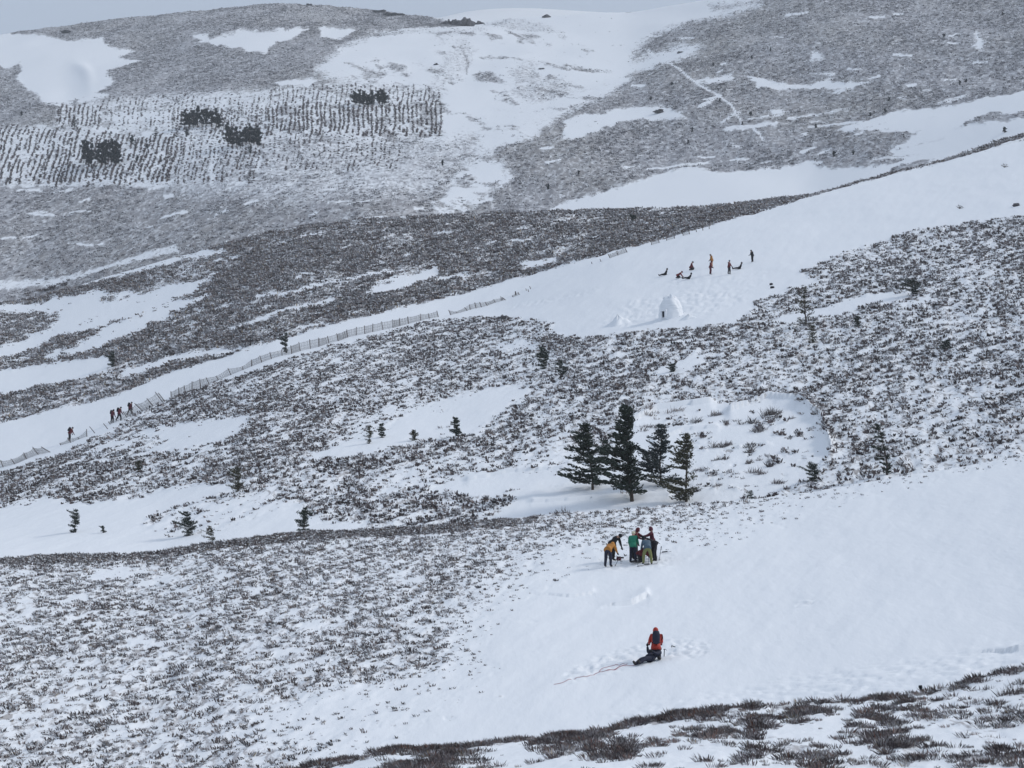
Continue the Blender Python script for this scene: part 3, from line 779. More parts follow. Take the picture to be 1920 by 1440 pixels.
for (u, y, h, lab) in ((292,256,26,'lone slim pine between the far clumps'),(254,272,20,'short pine above the lowest far clump'),(247,262,16,'smaller pine just left of the short far pine'),
    (350,250,16,'small far pine below the upper left clump'),(140,242,22,'far pine standing in the left furrows'),(276,273,10,'tiny far pine right of the lowest clump'),
    (257,298,14,'tiny rusty far pine beside the lowest clump'),(40,222,9,'tiny dark bush on the far left hillside'),(470,285,20,'thin far pine just under the widest clump'),(830,306,13,'lone small pine on the far snow strip')):
    pine(u, y, h, lab, 'far', wpx=h*.5, bias=.1, needles='needle3', seed=int(u) % 9, nlev=8, dens=1.2, snow=0)
# saplings dotted over the right hand hill
sap = [(1885,308,12,'far'),(1350,200,9,'far'),(1392,240,8,'far'),(1408,222,9,'far'),(1298,250,10,'far'),(1290,270,9,'far'),(1632,230,9,'far'),(1660,222,8,'far'),(1668,196,9,'far'),(1800,166,9,'far'),(1812,158,8,'far'),
       (1220,196,8,'far'),(1260,170,7,'far'),(1338,132,7,'far'),(1410,118,7,'far'),(1564,302,11,'far'),(1600,300,9,'far'),(1445,105,7,'far'),(1770,70,7,'far'),(1880,22,7,'far'),(1530,250,9,'far'),(1028,352,11,'far'),(1085,330,8,'far')]
for i, (u, y, h, z) in enumerate(sap):
    side = ['upper','middle','lower'][0 if y < 140 else 1 if y < 240 else 2]
    pine(u, y, h, '%s tiny dark sapling from the left on the %s part of the far right hillside' % ((ORD+['thirteenth','fourteenth'])[sum(1 for q_ in sap if (0 if q_[1] < 140 else 1 if q_[1] < 240 else 2) == (0 if y < 140 else 1 if y < 240 else 2) and q_[0] < u)], side), z, wpx=h*.7, bias=.1, needles='needle3', seed=i, nlev=6, dens=1.0, snow=0, group='saplings dotted over the far right hillside (%s)' % side, name='sapling', kind='sapling')
# ------------------------------------------------------------------ bushes in the hollow
def bush(u, y, wpx, hpx, label, zone='mid', group=None, mats=None, n=None, lean=.2, name='heather_bush', seed=0):
    q = random.Random(seed*13+int(u)+int(y)); p = ground(u, y, zone); mm = mpp(p); w = wpx*mm; h = hpx*mm; px = mm*1.9
    mb = MB(); n = n or int(90+wpx*5); cz_ = []
    nc = max(3, int(wpx/5)); cores = [(Vector((q.uniform(-.5, .5)*w, q.uniform(-.55, .55)*w, 0)), q.uniform(.25, .6)*min(w, 2.2*h), q.uniform(.45, 1.15)) for _ in range(nc)]
    bw = (px*.26 if zone != 'bank' else .007)
    for i in range(n):
        cc0, cr_, ch_ = cores[i % nc]
        a = q.uniform(0, 6.283); rr = math.sqrt(q.random())
        b = cc0+Vector((rr*math.cos(a)*cr_*.5, rr*math.sin(a)*cr_*.5, -.08)); b.z += zdown(p.x+b.x, p.y+b.y, p.z)-p.z if i % nc == i else cz_[i % nc]
        if i < nc: cz_.append(b.z)
        hh = h*ch_*(1.05-.45*rr*rr)*q.uniform(.35, 1.1)
        d = Vector((math.cos(a)*rr*.5+lean+q.uniform(-.8, .7), math.sin(a)*rr*.4+q.uniform(-.6, .6), q.uniform(.5, 1.1))).normalized()
        e_ = (d+Vector((q.uniform(-.7, .7), q.uniform(-.4, .4), q.uniform(-.4, .5)))).normalized()
        sd = d.cross(Vector((q.uniform(-1, 1), q.uniform(-1, 1), .2))).normalized()*bw*q.uniform(.5, 1.5)
        k_ = b+d*hh*.6; mi = 1 if q.random() < .35 else 0
        mb.face((b-sd*.4, b+sd*.4, k_+sd, k_-sd), mi); mb.face((k_-sd, k_+sd, k_+e_*hh*.5), mi)
    o = mb.build(name, mats or [M['heather_dark'], M['heather_brown']]); o.location = p
    return tag(o, label, 'bush', group)
places = [(1340,775,30,14,'at the top rim under the bare snow bank'),(1372,790,34,16,'dark and wide at the top of the hollow'),(1295,790,44,14,'long and low near the top left of the hollow'),
 (1445,775,34,22,'slanting on the upper snow bank at right'),(1480,785,18,12,'on the right shoulder of the snow bank'),(1400,790,28,18,'in the dark line below the rim'),(1345,835,24,16,'centre left of the hollow'),
 (1360,832,16,20,'upright, centre of the hollow'),(1400,835,26,16,'centre right of the hollow'),(1398,845,18,14,'just below its larger neighbour in mid hollow'),(1430,805,26,18,'grey, right of the rim line'),
 (1470,805,12,10,'small, alone in the right snow'),(1350,862,24,14,'lower centre of the hollow'),(1335,888,22,16,'lower left beside the broken pine'),(1340,910,16,14,'lowest left in the hollow'),
 (1400,868,18,12,'small, mid right of the hollow'),(1425,885,26,20,'largest in the lower hollow'),(1440,872,20,16,'behind the largest lower bush'),(1388,896,14,14,'upright, low centre'),(1452,906,20,18,'lowest right in the hollow'),
 (1405,908,18,12,'low, just above the crest'),(1512,848,10,8,'tiny, under the right rim'),(1425,862,16,10,'small, between the right bushes'),(1215,800,40,14,'long, right behind the tallest pine'),(1240,776,56,16,'dark strip on the rim above the pines'),
 (1220,892,20,16,'between the trunks of the middle pines'),(1110,938,8,8,'tiny, in clean snow below the pines'),(1180,926,30,12,'round the foot of the tallest pine'),(1290,925,40,26,'round the foot of the broken pine'),(1305,880,30,18,'brown, under the broken pine')]
for i, (u, y, w, h, t_) in enumerate(places):
    u += rnd.uniform(-5, 5); w *= rnd.uniform(.8, 1.15); h *= rnd.uniform(.85, 1.2)
    bush(u, y, w, h, 'heather bush %s' % t_, group='heather bushes in the snowy hollow', seed=i, lean=.35,
         mats=[M['heather_dark'], M['heather_grey']] if i % 3 else [M['heather_brown'], M['heather_grey']])
for i, (u, y, w, h, t_, z) in enumerate([(1050,966,30,20,'brown bush on the crest left of the pines','mid'),(600,1030,26,14,'olive bush just below the front crest','front'),(1880,1425,52,38,'big dark heather bush in the bottom right corner','bank'),
   (1740,1418,40,34,'dark heather bush with rusty stems at bottom right','bank'),(1625,1398,44,34,'brown spreading heather bush on the near bank','bank'),(1690,1426,36,30,'twisted dark heather bush left of the rusty one','bank'),(1860,1390,40,30,'dark bush upslope of the corner bush','bank'),
   (1905,1300,50,34,'dark heather bush at the right end of the near crest','bank'),(1850,1292,36,22,'ragged bush left of the crest-end bush','bank'),(1452,1410,44,36,'tufty heather bush low on the near bank, centre right','bank'),
   (1240,1352,50,18,'rusty heather mat on the crest of the near bank','bank'),(1000,1392,60,14,'dark heather mat at the left of the near crest','bank'),
   (820,1080,26,22,'grey twiggy bush at the top of the front slope','front'),(855,1095,18,14,'dark low bush right of the grey twiggy one','front'),
   (165,1072,34,12,'olive tussock near the crest at far left','front'),(285,1070,34,12,'second olive tussock along the left crest','front'),
   (110,528,40,10,'dark flat bush at the foot of the far hill, left','far'),(60,541,30,9,'dark flat bush at the far left foot of the hill','far')]):
    bush(u, y, w, h, t_, z, seed=i+50, n=int(300+w*12) if z == 'bank' else None, mats=[M['heather_brown'], M['grass']] if 'olive' in t_ else [M['heather_dark'], M['heather_red']] if 'rust' in t_ else None)

# ------------------------------------------------------------------ rocks
def rock(u, y, wpx, hpx, label, zone='far', name='rock', seed=0):
    q = random.Random(seed); p = ground(u, y, zone); mm = mpp(p); w = wpx*mm; h = hpx*mm; mb = MB()
    nb = max(1, int(wpx/9))
    for i in range(nb):
        c = Vector(((i-(nb-1)/2)*w/nb+q.uniform(-.1, .1)*w/nb, q.uniform(-.2, .2)*w, h*q.uniform(.1, .35)))
        ph = [q.uniform(0, 6) for _ in range(6)]
        fn = lambda d: 1+.22*math.sin(d.x*5+ph[0])+.2*math.sin(d.y*6+ph[1])+.2*math.sin(d.z*7+ph[2])+.1*math.sin(d.x*11+ph[3]+d.z*9)
        mb.ball(c, (w/nb*.75, w/nb*.7, h*q.uniform(.45, .75)), None, 12, 8, 0, fn)
    o = mb.build(name, M['rock']); o.location = p; return tag(o, label, 'rock')
rock(868, 46, 38, 16, 'largest dark crag on the skyline left of centre', name='rock_outcrop', seed=1)
rock(842, 41, 28, 11, 'low rocks at the left foot of the largest skyline crag', name='rock_outcrop', seed=2)
rock(893, 41, 20, 5, 'low dark rocks right of the largest skyline crag', name='rock_outcrop', seed=3)
rock(740, 24, 34, 5, 'thin line of rocks along the skyline top', name='rock_outcrop', seed=4)
rock(712, 20, 16, 4, 'small rock group left end of the skyline line', name='rock_outcrop', seed=5)
rock(1024, 35, 12, 5, 'small dark rock on the snowy skyline right of centre', seed=6)
rock(1237, 220, 13, 6, 'dark boulder in a snow streak on the right hill', seed=7)
rock(1276, 99, 8, 4, 'small dark boulder near the top of the right hill', seed=8)
rock(1354, 166, 8, 3, 'small boulder beside the snow track', seed=9)
rock(125, 60, 14, 4, 'small dark rock above the left snow bowl', seed=10)
rock(579, 14, 8, 3, 'tiny rock on the left hilltop skyline', seed=11)
rock(818, 126, 6, 3, 'tiny dark boulder in the upper snow field', seed=12)
rock(1016, 132, 7, 3, 'tiny boulder beside the grey patch on far snow', seed=13)
rock(1907, 386, 8, 5, 'small dark rock on the piste at the right edge', 'mid', seed=14)
rock(945, 600, 18, 6, 'dark low rock in the heather below the fence end', 'mid', seed=15)
rock(500, 772, 16, 7, 'dark rock in the heather below the fence', 'mid', seed=16)

# ------------------------------------------------------------------ snow fence
def fence(label, pts, zone='mid', droop=.0, panels=None, pw=.09, sparse=1.0):
    """pts: (base u, base y, top u, top y) of every post"""
    p0 = ground(pts[0][0], pts[0][1], zone); root = empty('snow_fence', p0)
    tag(root, label, 'fence', None)
    B_ = []; T_ = []
    for (bu, by, tu, ty) in pts:
        z_ = zone
        b = ground(bu, max(by, yf(bu)+.3) if z_ == 'mid' else by, z_)
        mm = mpp(b)
        t = b+Vector(((tu-bu)*mm, rnd.uniform(-.1, .1), (by-ty)*mm))
        B_.append(b-p0); T_.append(t-p0)
        mb = MB(); d = (t-b).normalized()
        mb.tube([b-p0-d*.2, b-p0+(t-b)*.5, t-p0], [pw*.62, pw*.56, pw*.5], 6)
        mb.build('post', M['wood'], root)
    mb = MB(); wires = MB()
    for i in range(len(pts)-1):
        if panels is not None and not panels[i]: continue
        b0, b1, t0, t1 = B_[i], B_[i+1], T_[i], T_[i+1]
        L_ = (b1-b0).length; n = max(2, int(L_/.10*sparse))
        sag = droop*min(1, L_/2.5)
        for k in range(1, n):
            f = k/n; b = b0.lerp(b1, f); t = t0.lerp(t1, f)
            gz = 0
            sg = sag*4*f*(1-f)
            top = t-(t-b)*(.08+sg*.45)+Vector((rnd.uniform(-.03, .03), rnd.uniform(-.03, .03), rnd.uniform(-.04, .04)))
            low = b.lerp(t, -.06)
            d = (top-low); s_ = Vector((.016, 0, 0)); e_ = Vector((0, .006, 0))
            mb.face((low-s_, low+s_, top+s_, top-s_)); mb.face((low-s_+e_, top-s_+e_, top+s_+e_, low+s_+e_))
        for hf in (.2, .5, .84):
            P_ = []
            for k in range(7):
                f = k/6; b = b0.lerp(b1, f); t = t0.lerp(t1, f); P_.append(b.lerp(t, hf*(1-.4*sag*4*f*(1-f)))+Vector((0, -.012, 0)))
            wires.tube(P_, [.012]*7, 3)
    if mb.f:
        o = mb.build('slat', M['pale'], root); o['kind'] = 'stuff'
        wires.build('wire', M['metal'], root)
    return root
fence('snow fence section at the left edge, its posts leaning downhill', [(-26,886,-32,872),(6,877,1,864),(28,871,20,861),(50,861,44,849),(72,852,61,838),(94,847,77,837)], droop=.4)
fence('half-buried collapsed fence at the feet of the lowest walker', [(114,834,112,830),(133,829,126,820),(148,823,146,819),(163,818,162,804)], droop=.9)
fence('lone leaning stake between the lowest walker and the other three', [(178,811,168,799)])
fence('short stake leaning in the snow just left of the three walkers', [(202,803,194,793)])
fence('sagging snow fence right beside the three walkers in red', [(207,795,203,790),(238,783,230,771),(250,777,245,765),(268,771,252,756),(287,759,275,745),(305,753,291,734),(309,751,297,735)], droop=.35)
longp = [(321,746,320,732),(336,741,335,725),(348,735,345,720),(360,729,360,712),(376,722,374,705),(392,712,386,699),(410,706,405,698),(433,697,427,684),(456,688,454,681),(472,683,471,670),(491,678,487,665),(509,672,506,659),(529,667,528,655),(547,664,545,648),(563,659,560,642),(582,655,580,637),(598,651,597,634),(617,645,614,631),(634,641,631,626),(652,634,650,619),(668,630,668,614),(684,627,683,611),(699,623,699,607),(718,619,715,603),(737,615,736,599),(750,611,749,596),(766,607,764,593),(789,601,788,588),(805,598,803,588),(822,594,819,582)]
fence('long upright snow fence running up the middle of the slope', longp, droop=.15)
fence('broken snow fence with bowed slats above the long section', [(845,590,841,580),(858,586,854,583),(876,580,871,574),(882,578,880,568),(893,575,890,564),(903,573,899,563),(914,570,909,563),(929,564,925,558),(948,560,942,555)], droop=.2)
fence('two buried fence ends showing above the snow', [(940,554,939,546),(943,553,942,548)])
fence('tips of fence posts poking from snow beside the buried ends', [(966,546,966,538),(968,546,967,539)])
fence('low buried fence strip in the snow right of the bowed slats', [(962,555,960,552),(974,551,971,546)], droop=.3)
fence('three short stake tips high on the snow', [(987,541,986,537),(995,537,993,532),(991,546,990,541)], panels=[0, 0])
fence('fence posts on the piste edge, upper middle', [(1110,493,1109,489),(1127,490,1125,485),(1144,484,1140,476),(1159,478,1156,470),(1176,472,1172,464)], panels=[0, 0, 1, 1], droop=.2)
fence('highest fence posts along the piste edge against dark heather', [(1222,458,1220,449),(1236,454,1234,445),(1250,450,1248,441),(1265,446,1263,434),(1281,441,1279,431),(1293,438,1291,427),(1306,434,1304,425),(1318,431,1317,422),(1330,428,1329,419)], panels=[1, 0, 1, 0, 1, 0, 0, 0], droop=.2)

# ------------------------------------------------------------------ igloo
def igloo():
    p = ground(1257, 594, 'mid'); mm = mpp(p); root = empty('igloo', p)
    tag(root, 'tall rounded snow igloo with a small dark doorway on the piste', 'igloo')
    Rr = 22.5*mm; H = 41*mm; seg, rings = 64, 34; mb = MB(); q = random.Random(4)
    offs = [[q.uniform(-1, 1) for _ in range(40)] for _ in range(14)]
    door_a = math.atan2(-.82, -.58)
    for i in range(rings+1):
        t = i/rings
        for j in range(seg):
            a = 2*math.pi*j/seg; z = H*t
            r = Rr*(max(0, 1-t**2.5))**.55*(1.0+.02*(1-t))
            row = int(t*9); bl = int((a/6.283*(22-row*1.4)+row*.5)); o_ = offs[row][bl % 40]
            edge_t = abs(t*9-row-.5) > .40
            r *= 1+.022*o_+(-.008 if edge_t else 0)+.03*math.sin(a*3+1)+.02*math.sin(a*7+t*9)
            z += .05*math.sin(a*5+2)+ (.10*math.sin(a*4) if t > .8 else 0)
            mb.v.append((r*math.cos(a), r*math.sin(a), z-.9*max(0, 1-t*7)))
    for i in range(rings):
        for j in range(seg):
            mb.f.append((i*seg+j, i*seg+(j+1) % seg, (i+1)*seg+(j+1) % seg, (i+1)*seg+j)); mb.m.append(0)
    mb.build('dome', M['snow'], root, True)
    # crown blocks left standing on top
    for (a, r_, z_, s_) in ((.3, .32, .90, .30), (1.6, .3, .88, .28), (2.9, .38, .87, .30), (4.3, .3, .89, .26), (5.4, .36, .88, .3), (0, 0, .95, .3)):
        b = MB(); ph = rnd.uniform(0, 6)
        b.ball((math.cos(a)*Rr*r_, math.sin(a)*Rr*r_, H*z_), (s_, s_*.8, s_*.75), None, 8, 6, 0, lambda d: 1+.15*math.sin(d.x*5+ph)+.1*math.sin(d.z*6))
        b.build('snow_block', M['snow'], root, True)
    # doorway: a short arched frame round a solid panel coloured as interior shade
    da = Vector((math.cos(door_a), math.sin(door_a), 0)); side = Vector((-da.y, da.x, 0))
    c = da*(Rr*1.03); w = 3.0*mm; h = 10.5*mm
    rot = Matrix((side, da, Vector((0, 0, 1)))).transposed()
    d = MB(); d.box(c+Vector((0, 0, h*.5-.15)), w*2, .10, h, rot); d.build('doorway', M['dark'], root)
    f = MB()
    f.box(c+side*(w+.10)+da*.04+Vector((0, 0, h*.5-.2)), .2, .34, h+.1, rot)
    f.box(c-side*(w+.10)+da*.04+Vector((0, 0, h*.5-.2)), .2, .34, h+.1, rot)
    f.box(c+da*.04+Vector((0, 0, h-.02)), w*2+.42, .38, .22, rot)
    f.build('door_frame', M['snow'], root)
    # thrown snow round the foot
    for i in range(8):
        a = rnd.uniform(-2.9, 1.4); r_ = Rr*rnd.uniform(1.05, 1.5)
        s_ = rnd.uniform(.08, .26); b = MB()
        gp = p+Vector((r_*math.cos(a), r_*math.sin(a), 0)); 
        b.ball((0, 0, 0), (s_, s_*.8, s_*.6), None, 7, 5)
        o = b.build('snow_lump', M['snow'], None, True); o.location = gp
        o.location.z = zdown(o.location.x, o.location.y, o.location.z)+s_*.2
        tag(o, 'loose lump of snow lying round the foot of the igloo', 'snow lump', 'snow lumps round the igloo')
igloo()
def mound(u, y, wpx, hpx, label, seed):
    p = ground(u, y, 'mid'); mm = mpp(p); q = random.Random(seed); mb = MB()
    ph = [q.uniform(0, 6) for _ in range(4)]
    seg, rings = 40, 16
    for i in range(rings+1):
        t = i/rings
        for j in range(seg):
            a = 2*math.pi*j/seg
            r = wpx*.5*mm*t*(1+.12*math.sin(a*3+ph[0])+.08*math.sin(a*5+ph[1]))
            z = hpx*mm*((1-t)**1.25)*(1+.15*math.sin(a*4+t*9+ph[2]))+.05*math.sin(a*9+t*21)*(1-t)-.10*t*t
            xx, yy = r*math.cos(a), r*math.sin(a)*1.3
            mb.v.append((xx, yy, z+zdown(p.x+xx, p.y+yy, p.z)-p.z))
    for i in range(rings):
        for j in range(seg): mb.f.append((i*seg+j, i*seg+(j+1) % seg, (i+1)*seg+(j+1) % seg, (i+1)*seg+j)); mb.m.append(0)
    o = mb.build('snow_mound', M['snow'], None, True); o.location = p; tag(o, label, 'snow mound')
mound(1158, 606, 52, 15, 'low pointed mound of dug snow left of the igloo', 3)
mound(1290, 596, 40, 6, 'flat heap of spoil snow at the right of the igloo', 5)

# ------------------------------------------------------------------ people
def rotY(a):      # positive leans towards +x
    return Matrix.Rotation(a, 3, 'Y')
def joints(lean=0, legs='stand', arm=(20, 20), elbow=(25, 25), head=0, twist=0, splay=0.0, spread=.0, rise=0, bent=0):
    """a figure 1.75 m tall, facing +x; arm = shoulder swing forward of the torso line in degrees"""
    J = {}
    if legs in ('stand', 'walk'):
        J['pelvis'] = Vector((0, 0, .95)); w = .11+spread
        st = .26 if legs == 'walk' else .03
        for s, k, sg in ((1, 'l', 1), (-1, 'r', -1)):
            J['hip'+k] = Vector((0, s*.10, .90)); J['knee'+k] = Vector((.05+sg*st*.6, s*w, .50)); J['ank'+k] = Vector((sg*st-.02-(.05 if legs == 'walk' else 0), s*(w+.02), .09+(.05 if (legs == 'walk' and sg < 0) else 0)))
    elif legs == 'squat':
        J['pelvis'] = Vector((-.12, 0, .62)); w = .18+spread
        for s, k in ((1, 'l'), (-1, 'r')):
            J['hip'+k] = Vector((-.12, s*.11, .58)); J['knee'+k] = Vector((.2, s*w, .46)); J['ank'+k] = Vector((-.05, s*w, .09))
    elif legs == 'kneel':
        J['pelvis'] = Vector((0, 0, .52)); w = .13+spread
        for s, k in ((1, 'l'), (-1, 'r')):
            J['hip'+k] = Vector((0, s*.10, .48)); J['knee'+k] = Vector((.10, s*w, .09)); J['ank'+k] = Vector((-.34, s*w, .10))
    elif legs == 'sitheels':
        J['pelvis'] = Vector((-.18, 0, .32)); w = .13+spread
        for s, k in ((1, 'l'), (-1, 'r')):
            J['hip'+k] = Vector((-.18, s*.10, .29)); J['knee'+k] = Vector((.20, s*w, .12)); J['ank'+k] = Vector((-.26, s*w, .10))
    elif legs == 'lie':       # on the ground, legs stretched towards +x, torso leaning back by -lean
        J['pelvis'] = Vector((0, 0, .15)); w = .12+spread
        for s, k in ((1, 'l'), (-1, 'r')):
            J['hip'+k] = Vector((.02, s*.10, .14)); J['knee'+k] = Vector((.44, s*w, .16+rise)); J['ank'+k] = Vector((.84, s*w, .11+rise*1.6)) if not bent else Vector((.82, s*w, .08))
    P = J['pelvis']; Rt = rotY(R(lean)); Rz = Matrix.Rotation(R(twist), 3, 'Z')
    up = lambda x, y, z: P+Rt @ (Rz @ Vector((x, y, z)))
    bend = lambda x, y, z, b: up(x+b*math.sin(0), y, z)
    J['waist'] = up(.0, 0, .18); J['chest'] = up(-.01, 0, .40); J['neck'] = up(0, 0, .54)
    Rh = rotY(R(head))
    J['head'] = J['neck']+Rt @ (Rh @ (Rz @ Vector((.03, 0, .10)))); J['crown'] = J['neck']+Rt @ (Rh @ (Rz @ Vector((.03, 0, .21))))
    J['_hd'] = Rt @ (Rh @ Rz)
    for i, (s, k) in enumerate(((1, 'l'), (-1, 'r'))):
        sh = up(0, s*.19, .47); J['sh'+k] = sh
        a = R(arm[i]); d1 = Rt @ (Rz @ Vector((math.sin(a), s*(.18+splay), -math.cos(a)))).normalized()
        J['el'+k] = sh+d1*.29
        a2 = a+R(elbow[i]); d2 = Rt @ (Rz @ Vector((math.sin(a2), s*(.02-splay*.3), -math.cos(a2)))).normalized()
        J['wr'+k] = J['el'+k]+d2*.26; J['_f'+k] = d2
    for k, s in (('l', 1), ('r', -1)):
        an = J['ank'+k]
        if legs in ('kneel', 'sitheels'): J['toe'+k] = an+Vector((-.14, 0, -.05))
        elif legs == 'lie': J['toe'+k] = an+Vector((.06, s*.03, .17))
        else: J['toe'+k] = an+Vector((.18, s*.03, -.045))
    return J
RAD = dict(pelvis=.175, waist=.17, chest=.195, neck=.070, head=.098, crown=.062, shl=.098, shr=.098, ell=.076, elr=.076, wrl=.045, wrr=.045,
           hipl=.135, hipr=.135, kneel=.096, kneer=.096, ankl=.076, ankr=.076, toel=.048, toer=.048)
EDG = [('pelvis','waist','J'),('waist','chest','J'),('chest','neck','J'),('neck','head','H'),('head','crown','H'),('chest','shl','J'),('chest','shr','J'),('shl','ell','J'),('shr','elr','J'),('ell','wrl','J'),('elr','wrr','J'),
       ('pelvis','hipl','T'),('pelvis','hipr','T'),('hipl','kneel','T'),('hipr','kneer','T'),('kneel','ankl','T'),('kneer','ankr','T'),('ankl','toel','B'),('ankr','toer','B')]
def person(u, y, zone, label, J, face, jacket, trousers, hpx=None, size=1.0, headgear='hood', gear_mat=None, pack=None, tilt=0, hood_up=True, group=None, lift=0, glove='black', bulk=1.0):
    p = ground(u, y, zone)
    root = empty('person', p+Vector((0, 0, lift)), R(face)); root.scale = (size,)*3
    root.rotation_euler = (0, 0, R(face))
    if tilt: root.rotation_euler = (Matrix.Rotation(R(tilt), 3, 'Y').to_4x4() @ Matrix.Rotation(R(face), 4, 'Z')).to_euler()
    tag(root, label, 'person', group)
    names = list(RAD); ix = {n: i for i, n in enumerate(names)}
    sm = bpy.data.meshes.new('skin_tmp'); sm.from_pydata([J[n] for n in names], [(ix[a], ix[b]) for a, b, _ in EDG], [])
    so = bpy.data.objects.new('skin_tmp', sm); col.objects.link(so)
    md = so.modifiers.new('s', 'SKIN'); md.use_smooth_shade = True
    sv = sm.skin_vertices[0] if sm.skin_vertices else None
    if sv is None:
        sm.attributes  # layer is created with the modifier in most builds
        bm = bmesh.new(); bm.from_mesh(sm); bm.verts.layers.skin.verify(); bm.to_mesh(sm); bm.free(); sv = sm.skin_vertices[0]
    for i, n in enumerate(names):
        r = RAD[n]*(bulk if n in ('pelvis', 'waist', 'chest') else 1.0); sv.data[i].radius = (r, r*(.85 if n in ('waist', 'chest') else 1)) 
        sv.data[i].use_root = (n == 'pelvis')
    md2 = so.modifiers.new('d', 'SUBSURF'); md2.levels = 1; md2.render_levels = 1
    dg = bpy.context.evaluated_depsgraph_get(); ev = so.evaluated_get(dg)
    bmesh_ = bpy.data.meshes.new_from_object(ev); bmesh_.name = 'body'
    bpy.data.objects.remove(so); bpy.data.meshes.remove(sm)
    # fingers, thumb, nose and eyes are added to the same mesh
    ext = MB(); hd = J['_hd']
    for k, s in (('l', 1), ('r', -1)):
        f = J['_f'+k]; w0 = J['wr'+k]; sd = f.orthogonal().normalized(); nrm = f.cross(sd)
        ext.tube([w0, w0+f*.05, w0+f*.10], [.042, .050, .044], 8, 3)
        for i_ in range(4):
            o_ = sd*(i_-1.5)*.021; ll = (.070, .085, .078, .060)[i_]
            ext.tube([w0+f*.085+o_, w0+f*(.085+ll*.5)+o_+nrm*.008, w0+f*(.085+ll)+o_*1.1+nrm*.03], [.0135, .012, .009], 5, 3)
        ext.tube([w0+f*.03+sd*.035, w0+f*.065+sd*.062, w0+f*.10+sd*.066+nrm*.02], [.015, .013, .010], 5, 3)
    hc = J['head']+(J['crown']-J['head'])*.35
    ext.ball(hc+hd @ Vector((.098, 0, -.01)), (.022, .014, .022), None, 6, 4, 4)
    for s in (1, -1): ext.ball(hc+hd @ Vector((.088, s*.034, .025)), (.010, .012, .009), None, 6, 4, 3)
    ext.ball(hc+hd @ Vector((.088, 0, -.052)), (.010, .026, .008), None, 6, 4, 5)
    nv0 = len(bmesh_.vertices); bm = bmesh.new(); bm.from_mesh(bmesh_)
    bm.faces.ensure_lookup_table(); nf0 = len(bm.faces)
    seg = [(J[a], J[b], m) for a, b, m in EDG]
    def cls(c):
        best = None
        for a, b, m in seg:
            ab = b-a; t = max(0, min(1, (c-a).dot(ab)/ab.length_squared)); d = (c-a-ab*t).length
            if best is None or d < best[0]: best = (d, m, t)
        return best[1]
    low = J['pelvis']
    tdir = (J['waist']-J['pelvis']).normalized()
    for f_ in bm.faces:
        c = f_.calc_center_median(); m = cls(c)
        if m == 'T' and (c-low).dot(tdir) > -.07 and (c-low).length < .24: m = 'J'    # jacket hem below the waist
        f_.material_index = {'J': 0, 'T': 1, 'B': 2, 'H': 4}[m]; f_.smooth = True
    ev_ = [bm.verts.new(v) for v in ext.v]
    for fa, m in zip(ext.f, ext.m):
        try:
            q_ = bm.faces.new([ev_[i] for i in fa]); q_.material_index = m; q_.smooth = True
        except ValueError: pass
    bm.to_mesh(bmesh_); bm.free()
    for m in (jacket, trousers, 'boot', glove, 'skin', 'maroon'): bmesh_.materials.append(M[m])
    bo = bpy.data.objects.new('body', bmesh_); col.objects.link(bo); bo.parent = root
    # hood, hat, helmet
    Q = hd; g_ = M[gear_mat or jacket]
    mb = MB()
    if headgear == 'hood':
        def fn(d): return .80 if d.x > .72 and abs(d.z) < .6 else 1.0
        mb.ball(hc+Q @ Vector((-.022, 0, .012)), (.128, .118, .150), Q, 14, 10, 0, fn)
        mb.build('hood', g_, root, True)
    elif headgear in ('hat', 'helmet'):
        mb.ball(hc+Q @ Vector((-.010, 0, .052)), (.118, .108, .10 if headgear == 'hat' else .105), Q, 14, 8)
        if headgear == 'hat': mb.tube([hc+Q @ Vector((-.008, 0, .010)), hc+Q @ Vector((-.008, 0, .045))], [.118, .120], 14, 0)
        mb.build(headgear, g_, root, True)
    elif headgear == 'hair':
        mb.ball(hc+Q @ Vector((-.028, 0, .03)), (.112, .110, .125), Q, 14, 8); mb.ball(hc+Q @ Vector((-.06, 0, -.06)), (.06, .085, .10), Q, 10, 7)
        mb.build('hair', g_, root, True)
    # jacket skirt so that the coat ends in a clean hem
    mb = MB()
    P = J['pelvis']; 
    mb.tube([P+tdir*.16, P+tdir*.02, P-tdir*.10], [.172*bulk, .20*bulk, .205*bulk], 12, 0)
    mb.build('jacket_hem', M[jacket], root, True)
    if pack:
        bd = (hd @ Vector((-1, 0, 0))) if False else -(tdir.cross(Vector((0, 1, 0)).cross(tdir))).normalized()
        fx = Vector((0, 1, 0)).cross(tdir).normalized()      # forward of torso
        c = J['waist'].lerp(J['neck'], .55)-fx*.25
        mb = MB(); rot = Matrix((fx, Vector((0, 1, 0)), tdir)).transposed()
        mb.ball(c, (.15, .17, .30), rot, 12, 8, 0, lambda d: 1/max(.72, (abs(d.x)**4+abs(d.y)**4+abs(d.z)**4)**.25)*.92)
        o = mb.build('backpack', M[pack], root, True)
        mb = MB()
        for s in (1, -1):
            mb.tube([J['neck']-tdir*.02+Vector((0, s*.11, 0))-fx*.12, J['neck']-tdir*.03+Vector((0, s*.12, 0))+fx*.13, J['waist']+Vector((0, s*.15, 0))+fx*.14, J['waist']+Vector((0, s*.16, 0))-fx*.12], [.022]*4, 5)
        mb.build('strap', M['black'], o, True)
    return root
def hgt(px_, u, y, zone): return px_*mpp(ground(u, y, zone))
GG = 'training group gathered on the front slope'
